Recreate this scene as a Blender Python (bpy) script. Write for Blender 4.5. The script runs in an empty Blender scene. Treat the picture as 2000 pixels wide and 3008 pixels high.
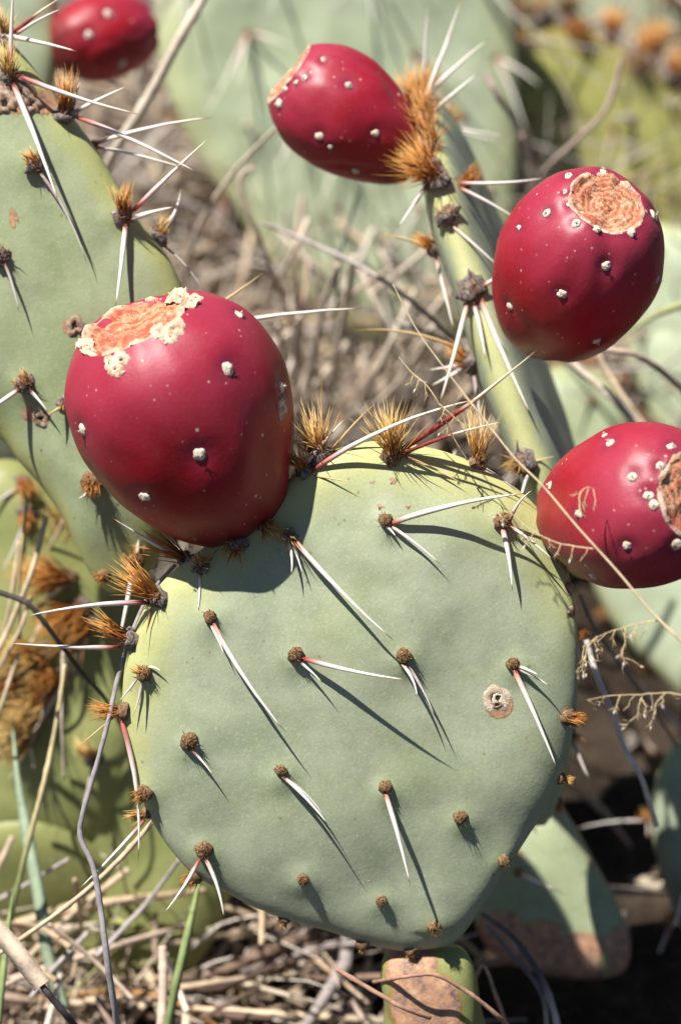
import bpy, math, random
from mathutils import Vector, Matrix, noise
from mathutils.bvhtree import BVHTree
random.seed(7)
scene = bpy.context.scene
COL = scene.collection

# ------------------------------------------------------------------ camera
PITCH = math.radians(35.0)
D0 = 0.685                      # metres from the lens to the front pad
H0 = 0.205                      # height of the point in the middle of the frame
LENS, SENS = 60.0, 23.7
CR = Vector((1, 0, 0))
CU = Vector((0, math.sin(PITCH), math.cos(PITCH)))
CF = Vector((0, math.cos(PITCH), -math.sin(PITCH)))
CB = -CF
CPOS = Vector((0, 0, H0)) - CF * D0
cam = bpy.data.cameras.new('camera')
cam.sensor_fit = 'VERTICAL'; cam.sensor_height = SENS; cam.lens = LENS
cam.clip_start = 0.02; cam.clip_end = 500
cam.dof.use_dof = True; cam.dof.focus_distance = 0.672; cam.dof.aperture_fstop = 5.6
camo = bpy.data.objects.new('camera', cam); COL.objects.link(camo)
camo.matrix_world = Matrix(((CR.x, CU.x, CB.x, CPOS.x), (CR.y, CU.y, CB.y, CPOS.y), (CR.z, CU.z, CB.z, CPOS.z), (0, 0, 0, 1)))
scene.camera = camo

# ------------------------------------------------------------------ sky and sun
SUNC = (-0.375, 0.73, 0.56)
SUN = (CR * SUNC[0] + CU * SUNC[1] + CB * SUNC[2]).normalized()
world = bpy.data.worlds.new('World'); scene.world = world; world.use_nodes = True
wn = world.node_tree
sky = wn.nodes.new('ShaderNodeTexSky'); sky.sky_type = 'NISHITA'; sky.sun_disc = False; sky.altitude = 1600; sky.air_density = 0.8; sky.dust_density = 0.4
sky.sun_elevation = math.asin(SUN.z); sky.sun_rotation = math.atan2(SUN.x, SUN.y)
wn.nodes['Background'].inputs[1].default_value = 0.05
wn.links.new(sky.outputs[0], wn.nodes['Background'].inputs[0])
sl = bpy.data.lights.new('sun', 'SUN'); sl.energy = 5.0; sl.angle = math.radians(0.55); sl.color = (1.0, 0.955, 0.89)
so = bpy.data.objects.new('sun', sl); COL.objects.link(so)
so.rotation_euler = (-SUN).to_track_quat('-Z', 'Y').to_euler(); so.location = SUN * 3
vs = scene.view_settings
vs.view_transform = 'Standard'; vs.look = 'None'; vs.exposure = 0.74; vs.gamma = 1; vs.use_curve_mapping = False
scene.cycles.use_denoising = True
scene.cycles.max_bounces = 6

# ------------------------------------------------------------------ helpers
KPX = SENS / LENS / 3008 * 2000 / 1568.0     # photograph unit (1568 wide) to tangent
UD = KPX * D0                                # metres per unit at the front pad
def W(x, y, depth):
    return CPOS + CF * depth + CR * ((x - 784) * KPX * depth) - CU * ((y - 1179.2) * KPX * depth)
def camv(x, y, z):
    return CR * x + CU * y + CB * z
def depth_of(p): return (p - CPOS).dot(CF)
def ray_plane(x, y, p0, n):
    d = (W(x, y, 1.0) - CPOS)
    t = (p0 - CPOS).dot(n) / d.dot(n)
    return CPOS + d * t
def smooth(a, b, x):
    t = max(0, min(1, (x - a) / (b - a))); return t * t * (3 - 2 * t)
U = random.uniform
def rvec():
    while True:
        v = Vector((U(-1, 1), U(-1, 1), U(-1, 1)))
        if 0.05 < v.length < 1: return v.normalized()

class MB:
    def __init__(s): s.v = []; s.f = []; s.a = {}
    def add(s, p, **at):
        s.v.append(p)
        for k, x in at.items(): s.a.setdefault(k, {})[len(s.v) - 1] = x
        return len(s.v) - 1
    def tube(s, pts, rad, sides=6, col=None, cap=True, **extra):
        n = len(pts); ring0 = []
        up = None; rings = []
        for i in range(n):
            d = (pts[min(i + 1, n - 1)] - pts[max(i - 1, 0)])
            if d.length < 1e-9: d = Vector((0, 0, 1))
            d.normalize()
            if up is None:
                up = d.orthogonal().normalized()
            else:
                up = (up - d * up.dot(d))
                up = up.normalized() if up.length > 1e-6 else d.orthogonal().normalized()
            b = d.cross(up)
            t = i / (n - 1)
            at = dict(t=t, **extra)
            if col is not None: at['col'] = col(t) if callable(col) else col
            if i == n - 1 and rad[i] < 1e-5:
                rings.append([s.add(pts[i], **at)])
            else:
                rings.append([s.add(pts[i] + (up * math.cos(a) + b * math.sin(a)) * rad[i], **at)
                              for a in [2 * math.pi * k / sides for k in range(sides)]])
        for i in range(n - 1):
            A, B = rings[i], rings[i + 1]
            if len(B) == 1:
                for k in range(sides): s.f.append((A[k], A[(k + 1) % sides], B[0]))
            else:
                for k in range(sides): s.f.append((A[k], A[(k + 1) % sides], B[(k + 1) % sides], B[k]))
        if cap:
            s.f.append(tuple(reversed(rings[0])))
            if len(rings[-1]) > 1: s.f.append(tuple(rings[-1]))
    def build(s, name, mat, parent=None, smoothing=True, kind=None):
        base = parent['_o'] if parent is not None and '_o' in parent else (0, 0, 0)
        base = Vector(base)
        me = bpy.data.meshes.new(name)
        me.from_pydata([tuple(p - base) for p in s.v], [], s.f)
        for k, d in s.a.items():
            if k == 'col':
                at = me.attributes.new('col', 'FLOAT_COLOR', 'POINT')
                buf = []
                for i in range(len(s.v)):
                    c = d.get(i, (1, 1, 1)); buf += [c[0], c[1], c[2], 1.0]
                at.data.foreach_set('color', buf)
            else:
                at = me.attributes.new(k, 'FLOAT', 'POINT')
                at.data.foreach_set('value', [float(d.get(i, 0.0)) for i in range(len(s.v))])
        if smoothing: me.polygons.foreach_set('use_smooth', [True] * len(me.polygons))
        me.materials.append(mat); me.update()
        o = bpy.data.objects.new(name, me); COL.objects.link(o)
        if parent is not None:
            o.parent = parent; o['_o'] = tuple(base)
        if kind: o['kind'] = kind
        return o

def tag(o, label, cat, group=None, kind=None):
    o['label'] = label; o['category'] = cat
    if group: o['group'] = group
    if kind: o['kind'] = kind
    return o
def empty(name, loc):
    o = bpy.data.objects.new(name, None); COL.objects.link(o); o.location = loc
    o.empty_display_size = 0.02; o['_o'] = tuple(loc); return o

# ------------------------------------------------------------------ materials
class NT:
    def __init__(s, name):
        s.m = bpy.data.materials.new(name); s.m.use_nodes = True
        s.t = s.m.node_tree; s.b = s.t.nodes['Principled BSDF']
        s.co = s.n('ShaderNodeTexCoord').outputs['Object']
    def n(s, t): return s.t.nodes.new(t)
    def l(s, a, b): s.t.links.new(a, b)
    def put(s, inp, v):
        if hasattr(v, 'links'): s.l(v, inp)
        elif isinstance(v, tuple) and len(v) == 3: inp.default_value = (*v, 1)
        else: inp.default_value = v
    def attr(s, name, out='Fac'):
        a = s.n('ShaderNodeAttribute'); a.attribute_name = name; return a.outputs[out]
    def noise(s, scale, detail=4, rough=0.55, out=0, co=None):
        x = s.n('ShaderNodeTexNoise'); x.inputs['Scale'].default_value = scale
        x.inputs['Detail'].default_value = detail; x.inputs['Roughness'].default_value = rough
        s.l(co or s.co, x.inputs['Vector']); return x.outputs[out]
    def vor(s, scale, feat='F1', out=0):
        x = s.n('ShaderNodeTexVoronoi'); x.feature = feat; x.inputs['Scale'].default_value = scale
        s.l(s.co, x.inputs['Vector']); return x.outputs[out]
    def step(s, v, a, b, lo=0.0, hi=1.0):
        x = s.n('ShaderNodeMapRange'); x.interpolation_type = 'SMOOTHSTEP'
        s.put(x.inputs[0], v); x.inputs[1].default_value = a; x.inputs[2].default_value = b
        x.inputs[3].default_value = lo; x.inputs[4].default_value = hi; return x.outputs[0]
    def math(s, op, a, b=0.0):
        x = s.n('ShaderNodeMath'); x.operation = op; s.put(x.inputs[0], a); s.put(x.inputs[1], b); return x.outputs[0]
    def mix(s, f, a, b, mode='MIX'):
        x = s.n('ShaderNodeMix'); x.data_type = 'RGBA'; x.blend_type = mode
        s.put(x.inputs[0], f); s.put(x.inputs[6], a); s.put(x.inputs[7], b); return x.outputs[2]
    def ramp(s, v, stops):
        x = s.n('ShaderNodeValToRGB'); s.l(v, x.inputs[0]); e = x.color_ramp.elements
        while len(e) < len(stops): e.new(0.5)
        for i, (p, c) in enumerate(stops): e[i].position = p; e[i].color = (*c, 1)
        return x.outputs[0]
    def bump(s, h, strength, dist):
        x = s.n('ShaderNodeBump'); x.inputs['Strength'].default_value = strength; x.inputs['Distance'].default_value = dist
        s.l(h, x.inputs['Height']); s.l(x.outputs[0], s.b.inputs['Normal']); return x
    def fin(s, col, rough=0.6, spec=0.35):
        s.put(s.b.inputs['Base Color'], col); s.put(s.b.inputs['Roughness'], rough)
        s.b.inputs['Specular IOR Level'].default_value = spec; return s.m

def pad_material(name, g1, g2, rimc, spot=0.5, rough=0.48, rim0=0.72):
    q = NT(name)
    big = q.noise(38, 4, 0.6); mid = q.noise(140, 5, 0.6); fine = q.noise(1500, 2, 0.5)
    c = q.mix(q.step(big, 0.36, 0.66), g1, g2)
    c = q.mix(q.step(mid, 0.35, 0.75, 0.0, 0.45), c, tuple(0.66 * x for x in g2))
    c = q.mix(q.step(q.noise(22, 6, 0.7), 0.5, 0.72, 0.0, 0.4), c, (g2[0] * 0.95, g2[1] * 0.95, g2[2] * 0.62))
    rim = q.attr('rim')
    rm = q.math('ADD', rim, q.math('MULTIPLY', q.math('SUBTRACT', mid, 0.5), 0.22))
    c = q.mix(q.step(rm, rim0, 1.0, 0.0, 0.75), c, rimc)
    # darker rain-washed green where the wax is rubbed off, near the areoles and in streaks
    halo = q.attr('halo')
    hm = q.math('MULTIPLY', halo, q.step(mid, 0.3, 0.65))
    c = q.mix(q.math('MULTIPLY', hm, 0.5), c, (g2[0] * 0.55, g2[1] * 0.72, g2[2] * 0.42))
    rub = q.math('MULTIPLY', q.step(q.noise(75, 6, 0.72), 0.56, 0.7), 0.35)
    c = q.mix(rub, c, (g2[0] * 0.75, g2[1] * 0.84, g2[2] * 0.58))
    # stomata speckle, fleck scars
    c = q.mix(q.step(fine, 0.5, 0.74, 0, 0.35), c, (min(1, g1[0] * 1.35), min(1, g1[1] * 1.28), min(1, g1[2] * 1.4)))
    c = q.mix(q.step(q.noise(2400, 1, 0.5), 0.60, 0.74, 0, 0.30), c, tuple(0.55 * x for x in g2))
    dots = q.math('MULTIPLY', q.step(q.vor(260), 0.16, 0.07), q.step(q.noise(60, 3, 0.6), 0.52, 0.64))
    c = q.mix(q.math('MULTIPLY', dots, spot), c, (0.13, 0.09, 0.04))
    cork = q.attr('cork')
    cm = q.step(q.math('ADD', cork, q.math('MULTIPLY', q.math('SUBTRACT', q.noise(210, 5, 0.65), 0.5), 0.9)), 0.42, 0.56)
    edge = q.step(q.math('ADD', cork, q.math('MULTIPLY', q.math('SUBTRACT', q.noise(210, 5, 0.65), 0.5), 0.9)), 0.26, 0.44)
    corkc = q.ramp(q.noise(330, 6, 0.7), [(0.3, (0.10, 0.055, 0.04)), (0.45, (0.33, 0.20, 0.145)), (0.56, (0.47, 0.25, 0.13)), (0.7, (0.52, 0.43, 0.36))])
    c = q.mix(q.math('MULTIPLY', edge, 0.8), c, (0.30, 0.19, 0.05))
    c = q.mix(cm, c, corkc)
    h = q.math('ADD', q.math('MULTIPLY', q.noise(900, 3, 0.6), 0.35), q.math('ADD', q.math('MULTIPLY', mid, 0.8), q.math('MULTIPLY', q.math('MULTIPLY', cm, q.noise(600, 5, 0.7)), 3.0)))
    q.bump(h, 0.22, 0.0008)
    r = q.math('ADD', q.math('MULTIPLY', big, 0.2), rough - 0.08)
    q.b.inputs['Subsurface Weight'].default_value = 0.0
    return q.fin(c, r, 0.32)

M = {}
M['pad'] = pad_material('pad_skin', (0.38, 0.415, 0.28), (0.315, 0.36, 0.23), (0.52, 0.52, 0.18), 0.5)
M['padl'] = pad_material('pad_skin_old', (0.34, 0.385, 0.235), (0.29, 0.345, 0.18), (0.46, 0.46, 0.15), 0.9)
M['pade'] = pad_material('pad_skin_young', (0.33, 0.38, 0.27), (0.30, 0.35, 0.24), (0.53, 0.53, 0.22), 0.5, rim0=0.90)
M['padp'] = pad_material('pad_skin_pale', (0.39, 0.44, 0.305), (0.34, 0.40, 0.255), (0.45, 0.47, 0.24), 0.3)
M['pady'] = pad_material('pad_skin_yellow', (0.335, 0.33, 0.105), (0.275, 0.28, 0.08), (0.30, 0.22, 0.07), 0.8)
M['pado'] = pad_material('pad_skin_olive', (0.28, 0.30, 0.115), (0.20, 0.225, 0.075), (0.25, 0.26, 0.09), 0.8)
M['padd'] = pad_material('pad_skin_dusty', (0.33, 0.37, 0.22), (0.28, 0.33, 0.19), (0.36, 0.34, 0.17), 0.8)

def fruit_material():
    q = NT('fruit_skin')
    big = q.noise(45, 4, 0.6); mid = q.noise(170, 5, 0.65); fine = q.noise(900, 4, 0.65)
    ax = q.attr('ax')
    c = q.mix(q.step(big, 0.35, 0.68), (0.285, 0.0035, 0.010), (0.335, 0.008, 0.023))
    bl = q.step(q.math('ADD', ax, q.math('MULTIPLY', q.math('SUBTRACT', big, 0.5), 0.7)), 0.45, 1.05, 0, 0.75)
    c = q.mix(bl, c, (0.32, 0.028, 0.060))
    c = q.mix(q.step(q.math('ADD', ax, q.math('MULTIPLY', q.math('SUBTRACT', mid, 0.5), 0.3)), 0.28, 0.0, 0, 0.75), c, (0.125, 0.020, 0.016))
    c = q.mix(q.math('MULTIPLY', q.attr('halo'), 0.65), c, (0.13, 0.012, 0.045))
    c = q.mix(q.step(mid, 0.45, 0.75, 0, 0.3), c, (0.28, 0.020, 0.036))
    c = q.mix(q.step(fine, 0.54, 0.8, 0, 0.16), c, (0.40, 0.11, 0.12))
    c = q.mix(q.step(q.noise(32, 9, 0.72), 0.46, 0.74, 0, 0.36), c, (0.34, 0.055, 0.080))
    c = q.mix(q.step(q.noise(58, 9, 0.75), 0.52, 0.70, 0, 0.38), c, (0.17, 0.006, 0.016))
    c = q.mix(q.step(q.noise(1400, 3, 0.6), 0.58, 0.72, 0, 0.12), c, (0.45, 0.22, 0.2))
    sp = q.math('MULTIPLY', q.step(q.vor(330), 0.15, 0.06), q.step(q.noise(90, 4, 0.7), 0.47, 0.57))
    c = q.mix(q.math('MULTIPLY', sp, 0.85), c, (0.55, 0.38, 0.27))
    sp2 = q.math('MULTIPLY', q.step(q.vor(140), 0.085, 0.045), q.step(q.noise(50, 2, 0.7), 0.48, 0.56))
    c = q.mix(sp2, c, (0.62, 0.50, 0.36))
    q.bump(q.math('ADD', q.math('MULTIPLY', mid, 0.6), q.math('MULTIPLY', fine, 0.4)), 0.22, 0.0007)
    q.b.inputs['Subsurface Weight'].default_value = 0.0
    return q.fin(c, q.math('ADD', q.math('MULTIPLY', big, 0.25), 0.33), 0.42)
M['fruit'] = fruit_material()

def scar_material():
    q = NT('flower_scar_skin')
    t = q.attr('t')
    rings = q.math('SINE', q.math('ADD', q.math('MULTIPLY', t, 38.0), q.math('MULTIPLY', q.noise(170, 5, 0.7), 22.0)))
    a = q.mix(q.step(rings, -0.7, 0.8), (0.42, 0.125, 0.065), (0.55, 0.28, 0.155))
    a = q.mix(q.step(q.noise(300, 8, 0.75), 0.47, 0.68), a, (0.66, 0.48, 0.31))
    a = q.mix(q.step(q.noise(130, 4, 0.6), 0.5, 0.68, 0, 0.7), a, (0.46, 0.085, 0.06))
    a = q.mix(q.step(q.math('ADD', t, q.math('MULTIPLY', q.math('SUBTRACT', q.noise(330, 4, 0.7), 0.5), 0.4)), 0.86, 1.0), a, (0.64, 0.53, 0.40))
    q.bump(q.math('ADD', rings, q.math('MULTIPLY', q.noise(420, 8, 0.75), 6.0)), 0.55, 0.0004)
    return q.fin(a, 0.8, 0.2)
M['scar'] = scar_material()

def simple(name, stops, scale, rough=0.8, bump=0.5, bscale=None, dist=0.0004, spec=0.25):
    q = NT(name)
    q.bump(q.noise(bscale or scale * 2, 5, 0.7), bump, dist)
    return q.fin(q.ramp(q.noise(scale, 5, 0.65), stops), rough, spec)
M['cork'] = simple('pale_cork', [(0.3, (0.42, 0.28, 0.16)), (0.45, (0.66, 0.55, 0.42)), (0.62, (0.78, 0.71, 0.60))], 700, 0.85, 0.8)
M['crust'] = simple('scabby_crust', [(0.30, (0.30, 0.15, 0.08)), (0.42, (0.52, 0.37, 0.24)), (0.55, (0.66, 0.54, 0.40)), (0.7, (0.74, 0.66, 0.54))], 420, 0.9, 1.0, dist=0.0006)
M['corkd'] = simple('brown_cork', [(0.28, (0.07, 0.045, 0.035)), (0.42, (0.24, 0.16, 0.11)), (0.55, (0.40, 0.28, 0.19)), (0.72, (0.55, 0.48, 0.42))], 520, 0.9, 0.9)
M['wool'] = simple('areole_wool', [(0.3, (0.05, 0.032, 0.022)), (0.46, (0.17, 0.10, 0.055)), (0.58, (0.27, 0.17, 0.085)), (0.72, (0.36, 0.29, 0.22))], 1400, 0.95, 0.9)
M['woolg'] = simple('old_grey_wool', [(0.3, (0.035, 0.03, 0.03)), (0.47, (0.16, 0.13, 0.115)), (0.6, (0.30, 0.25, 0.215)), (0.75, (0.50, 0.45, 0.40))], 1100, 0.95, 0.9)
M['hole'] = simple('dark_hollow', [(0.3, (0.015, 0.010, 0.007)), (0.6, (0.06, 0.04, 0.025))], 900, 0.95, 0.6)

def spine_material(name, stops, rough=0.55):
    q = NT(name)
    t = q.attr('t')
    tt = q.math('ADD', t, q.math('MULTIPLY', q.math('SUBTRACT', q.noise(220, 3, 0.6), 0.5), 0.10))
    c = q.ramp(tt, stops)
    c = q.mix(q.step(q.noise(700, 4, 0.7), 0.55, 0.75, 0, 0.35), c, (0.42, 0.33, 0.25))
    q.bump(q.noise(1500, 3, 0.6), 0.25, 0.0002)
    return q.fin(c, rough, 0.35)
M['sp_white'] = spine_material('spine_white', [(0.0, (0.36, 0.11, 0.07)), (0.05, (0.52, 0.27, 0.20)), (0.13, (0.72, 0.60, 0.54)), (0.35, (0.80, 0.75, 0.68)), (0.86, (0.80, 0.75, 0.66)), (0.93, (0.52, 0.30, 0.10)), (1.0, (0.22, 0.09, 0.03))])
M['sp_pink'] = spine_material('spine_pink_base', [(0.0, (0.30, 0.045, 0.035)), (0.09, (0.42, 0.13, 0.11)), (0.20, (0.64, 0.43, 0.40)), (0.36, (0.77, 0.68, 0.62)), (0.88, (0.79, 0.73, 0.62)), (0.95, (0.5, 0.33, 0.10)), (1.0, (0.3, 0.17, 0.05))])
M['sp_red'] = spine_material('spine_dark_red', [(0.0, (0.12, 0.015, 0.012)), (0.2, (0.22, 0.022, 0.018)), (0.42, (0.28, 0.04, 0.03)), (0.52, (0.62, 0.42, 0.30)), (0.60, (0.74, 0.64, 0.47)), (0.9, (0.72, 0.60, 0.38)), (1.0, (0.35, 0.18, 0.05))])
M['sp_tan'] = spine_material('spine_tan', [(0.0, (0.28, 0.10, 0.05)), (0.2, (0.50, 0.32, 0.14)), (0.6, (0.62, 0.46, 0.24)), (1.0, (0.55, 0.33, 0.09))])
M['sp_grey'] = spine_material('spine_grey', [(0.0, (0.30, 0.20, 0.16)), (0.3, (0.50, 0.45, 0.42)), (0.8, (0.58, 0.54, 0.50)), (1.0, (0.2, 0.1, 0.05))])
M['gl_orange'] = spine_material('bristle_orange', [(0.0, (0.12, 0.035, 0.012)), (0.3, (0.36, 0.12, 0.022)), (0.7, (0.50, 0.22, 0.045)), (1.0, (0.60, 0.36, 0.11))], 0.4)
M['gl_gold'] = spine_material('bristle_gold', [(0.0, (0.18, 0.06, 0.02)), (0.3, (0.42, 0.20, 0.05)), (0.7, (0.60, 0.38, 0.12)), (1.0, (0.68, 0.50, 0.22))], 0.4)
M['gl_grey'] = spine_material('bristle_grey', [(0.0, (0.06, 0.04, 0.03)), (0.5, (0.24, 0.17, 0.12)), (1.0, (0.42, 0.35, 0.28))], 0.8)
M['gl_brown'] = spine_material('bristle_stub', [(0.0, (0.08, 0.04, 0.02)), (0.5, (0.27, 0.15, 0.06)), (1.0, (0.42, 0.28, 0.13))], 0.6)

def col_material(name, rough=0.75, sc=300):
    q = NT(name)
    c = q.attr('col', 'Color')
    c = q.mix(q.step(q.noise(sc, 5, 0.7), 0.4, 0.7, 0, 0.55), c, q.mix(1.0, c, (0.45, 0.42, 0.40), 'MULTIPLY'))
    q.bump(q.noise(sc * 3, 4, 0.7), 0.4, 0.0004)
    return q.fin(c, rough, 0.25)
M['stalk'] = col_material('dry_stalk_skin')
M['litter'] = col_material('litter_skin')

q = NT('soil')
c = q.ramp(q.noise(30, 8, 0.7), [(0.3, (0.018, 0.013, 0.010)), (0.5, (0.045, 0.032, 0.023)), (0.7, (0.10, 0.072, 0.052))])
c = q.mix(q.step(q.noise(240, 6, 0.75), 0.5, 0.7, 0, 0.5), c, (0.13, 0.095, 0.07))
q.bump(q.noise(160, 8, 0.75), 0.9, 0.004)
M['soil'] = q.fin(c, 0.95, 0.1)

# ------------------------------------------------------------------ ground
def ground_z(x, y):
    r = math.hypot(x, y - 0.3)
    f = smooth(3.0, 0.8, r)
    return 0.115 * smooth(0.14, 0.50, y + 0.25 * max(0, x - 0.05) * -1) + 0.012 * f * noise.noise(Vector((x * 7, y * 7, 1))) + 0.006 * f * noise.noise(Vector((x * 26, y * 26, 4))) + 0.25 * smooth(2, 60, r) * noise.noise(Vector((x * 0.05, y * 0.05, 9)))
g = MB()
ticks = [-200, -90, -40, -18, -8, -4, -2.2, -1.5] + [-1.1 + i * 0.022 for i in range(101)] + [1.5, 2.2, 4, 8, 18, 40, 90, 200]
NG = len(ticks)
for j, ty in enumerate(ticks):
    for i, tx in enumerate(ticks):
        x, y = tx, ty + 0.3
        g.add(Vector((x, y, ground_z(x, y))))
for j in range(NG - 1):
    for i in range(NG - 1):
        a = j * NG + i; g.f.append((a, a + 1, a + NG + 1, a + NG))
go = g.build('ground', M['soil']); go['kind'] = 'structure'

# ------------------------------------------------------------------ pads
def catmull(P, n):
    m = len(P); out = []
    seg = [(P[(i + 1) % m] - P[i]).length for i in range(m)]
    tot = sum(seg); acc = 0; i = 0
    for k in range(n):
        s = tot * k / n
        while acc + seg[i] < s: acc += seg[i]; i += 1
        t = (s - acc) / seg[i]
        p0, p1, p2, p3 = P[(i - 1) % m], P[i], P[(i + 1) % m], P[(i + 2) % m]
        out.append(0.5 * ((2 * p1) + (p2 - p0) * t + (2 * p0 - 5 * p1 + 4 * p2 - p3) * t * t + (3 * p1 - p0 - 3 * p2 + p3) * t ** 3))
    return out

class Pad:
    pass
def make_pad(plant, mat, o2, org, ex, ey, ez, T=0.007, m=5.0, NT_=150, NR=34, bend=(0, 0), lump=0.0012, centers=None, bumps=(), corks=(), seed=0, name='pad', label=None, rimlow=0.0, arch=0.0, taper=0.0):
    """o2: outline as 2D vectors (metres) in the frame org/ex/ey; ez faces the viewer."""
    O = catmull(o2, NT_)
    c = sum(O, Vector((0, 0))) / len(O)
    R = sum((p - c).length for p in O) / len(O)
    rs = [0.0] + [math.sin(math.pi / 2 * (k + 1) / NR) ** 0.9 for k in range(NR)]
    b = MB()
    def surf(p, r, side):
        th = T * max(0, 1 - r ** m) ** 0.5
        if taper: th *= 1 + taper * max(-1, min(1, (p - c).y / R))
        q = (p - c)
        z = side * th - bend[0] * q.x * q.x - bend[1] * q.y * q.y + arch * q.y
        z += lump * noise.noise(Vector((q.x * 28, q.y * 28, seed + 3.0))) * 2 * (0.4 + 0.6 * (1 - r ** 6))
        z += lump * 0.5 * noise.noise(Vector((q.x * 75, q.y * 75, seed + side * 7.0)))
        return org + ex * p.x + ey * p.y + ez * z
    ids = {}
    for side in (1, -1):
        for k, r in enumerate(rs):
            for i in range(NT_):
                if k == 0:
                    if i == 0: ids[(side, 0)] = b.add(surf(c, 0, side), rim=0.0)
                    continue
                if k == NR and side == -1: continue
                ids[(side, k, i)] = b.add(surf(c + (O[i] - c) * r, r, side), rim=r * (1 - rimlow * smooth(0.35, -0.55, ((O[i] - c) * r).y / R - 0.35 * ((O[i] - c) * r).x / R)))
    for i in range(NT_): ids[(-1, NR, i)] = ids[(1, NR, i)]
    for side in (1, -1):
        for k in range(NR):
            for i in range(NT_):
                j = (i + 1) % NT_
                if k == 0: f = (ids[(side, 0)], ids[(side, 1, i)], ids[(side, 1, j)])
                else: f = (ids[(side, k, i)], ids[(side, k + 1, i)], ids[(side, k + 1, j)], ids[(side, k, j)])
                b.f.append(f if side == 1 else tuple(reversed(f)))
    P = Pad(); P.plant = plant; P.org = org; P.n = ez; P.b = b; P.ex = ex; P.ey = ey; P.c = c; P.O = O; P.R = R
    P.center = org + ex * c.x + ey * c.y
    # local swellings, wax rubbed off around areoles, corky patches
    sv = []
    for (x, y, rr) in bumps: sv.append((ray_plane(x, y, org, ez), rr * UD))
    ck = []
    for (x, y, rr) in corks: ck.append((ray_plane(x, y, org, ez), rr * UD))
    halo = {}; cork = {}
    for i, v in enumerate(b.v):
        h = 0
        for (p, rr) in sv:
            d = v - p; d = (d - ez * d.dot(ez)).length
            if d < rr * 5:
                h = max(h, math.exp(-(d / (rr * 2.2)) ** 2))
                if (v - p).dot(ez) > 0: b.v[i] = b.v[i] + ez * (0.0011 * math.exp(-(d / (rr * 2.0)) ** 2))
        halo[i] = h
        kk = 0
        for (p, rr) in ck:
            d = v - p; dd = (d - ez * d.dot(ez)).length
            kk = max(kk, smooth(1.25, 0.55, dd / rr))
        cork[i] = kk
    b.a['halo'] = halo; b.a['cork'] = cork
    P.o = b.build(name, mat, plant)
    # outward winding check
    f0 = b.f[0]
    nn = (b.v[f0[1]] - b.v[f0[0]]).cross(b.v[f0[2]] - b.v[f0[0]])
    if nn.dot(ez) < 0: P.o.data.flip_normals()
    if label: P.o['label'] = label
    P.bvh = BVHTree.FromPolygons([tuple(v) for v in b.v], b.f)
    return P
def px_outline(pts, p0, n, src=True):
    n = n.normalized()
    ex = (CR - n * CR.dot(n)).normalized(); ey = n.cross(ex)
    k = 1568 / 2000 if src else 1.0
    out = []
    for (x, y) in pts:
        p = ray_plane(x * k, y * k, p0, n) - p0
        out.append(Vector((p.dot(ex), p.dot(ey))))
    # counter-clockwise
    A = sum(out[i].x * out[(i + 1) % len(out)].y - out[(i + 1) % len(out)].x * out[i].y for i in range(len(out)))
    if A < 0: out.reverse()
    return out, p0, ex, ey, n
def hit(P, x, y):
    d = (W(x, y, 1.0) - CPOS).normalized()
    loc, nor, idx, dist = P.bvh.ray_cast(CPOS, d)
    if loc is None:
        best = None
        for k in range(60):
            q1 = W(x, y, 0.60 + 0.008 * k); l1, n1, i1, d1 = P.bvh.find_nearest(q1)
            if best is None or d1 < best[0]: best = (d1, q1, l1)
        q0, loc = best[1], best[2]
        out = (q0 - loc)
        nor = (loc - P.center); nor = (nor - P.n * nor.dot(P.n)).normalized() if nor.length > 0 else P.n
    if nor.dot(loc - CPOS) > 0 and abs(nor.dot(CF)) > 0.3: nor = -nor
    return loc, nor

def bristles(mb, base, nor, main, n, length, spread, rad, jit, sides=4):
    for k in range(n):
        d = (main.normalized() + rvec() * spread * U(0.25, 1.0)).normalized()
        L = length * (0.35 + 0.75 * random.random() ** 0.8)
        off = rvec(); off = off - nor * off.dot(nor)
        p = base + off * jit * U(0, 1) + nor * jit * 0.25
        bend = rvec() * L * 0.05
        mb.tube([p, p + d * L * 0.5 + bend, p + d * L], [rad, rad * 0.72, 0.0], sides, cap=False)

def spine(P, a, b, width, kind, bow=0.03, bowdir=None, n=9):
    mb = MB(); L = (b - a).length
    ax = (b - a).normalized()
    s = bowdir if bowdir is not None else (rvec())
    s = (s - ax * s.dot(ax)).normalized()
    pts = []; rad = []
    for i in range(n):
        t = i / (n - 1)
        pts.append(a.lerp(b, t) + s * (bow * L * 4 * t * (1 - t)) + rvec() * L * 0.0015)
        rad.append(width * 0.45 * (0.88 + 0.2 * math.sin(min(1, t * 2.2) * math.pi)) * (1 - t ** 2.6) if i < n - 1 else 0.0)
    mb.tube(pts, rad, 7)
    return mb.build('spine', M[kind], P.o)

def dome(mb, c, nor, r, h, seg=12, rings=5, rough=0.18, seed=0, **at):
    e1 = nor.orthogonal().normalized(); e2 = nor.cross(e1); R = []
    for k in range(rings):
        a = math.pi / 2 * k / rings * 1.0 - 0.25
        ring = []
        for i in range(seg):
            th = 2 * math.pi * i / seg
            v = (e1 * math.cos(th) + e2 * math.sin(th)) * math.cos(a) * r + nor * math.sin(a) * h
            v *= 1 + rough * noise.noise(c * 900 + v * 1.6 / r + Vector((seed, 0, 0)))
            ring.append(mb.add(c + v, **at))
        R.append(ring)
    top = mb.add(c + nor * h, **at)
    for k in range(rings - 1):
        for i in range(seg):
            mb.f.append((R[k][i], R[k][(i + 1) % seg], R[k + 1][(i + 1) % seg], R[k + 1][i]))
    for i in range(seg): mb.f.append((R[-1][i], R[-1][(i + 1) % seg], top))

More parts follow.
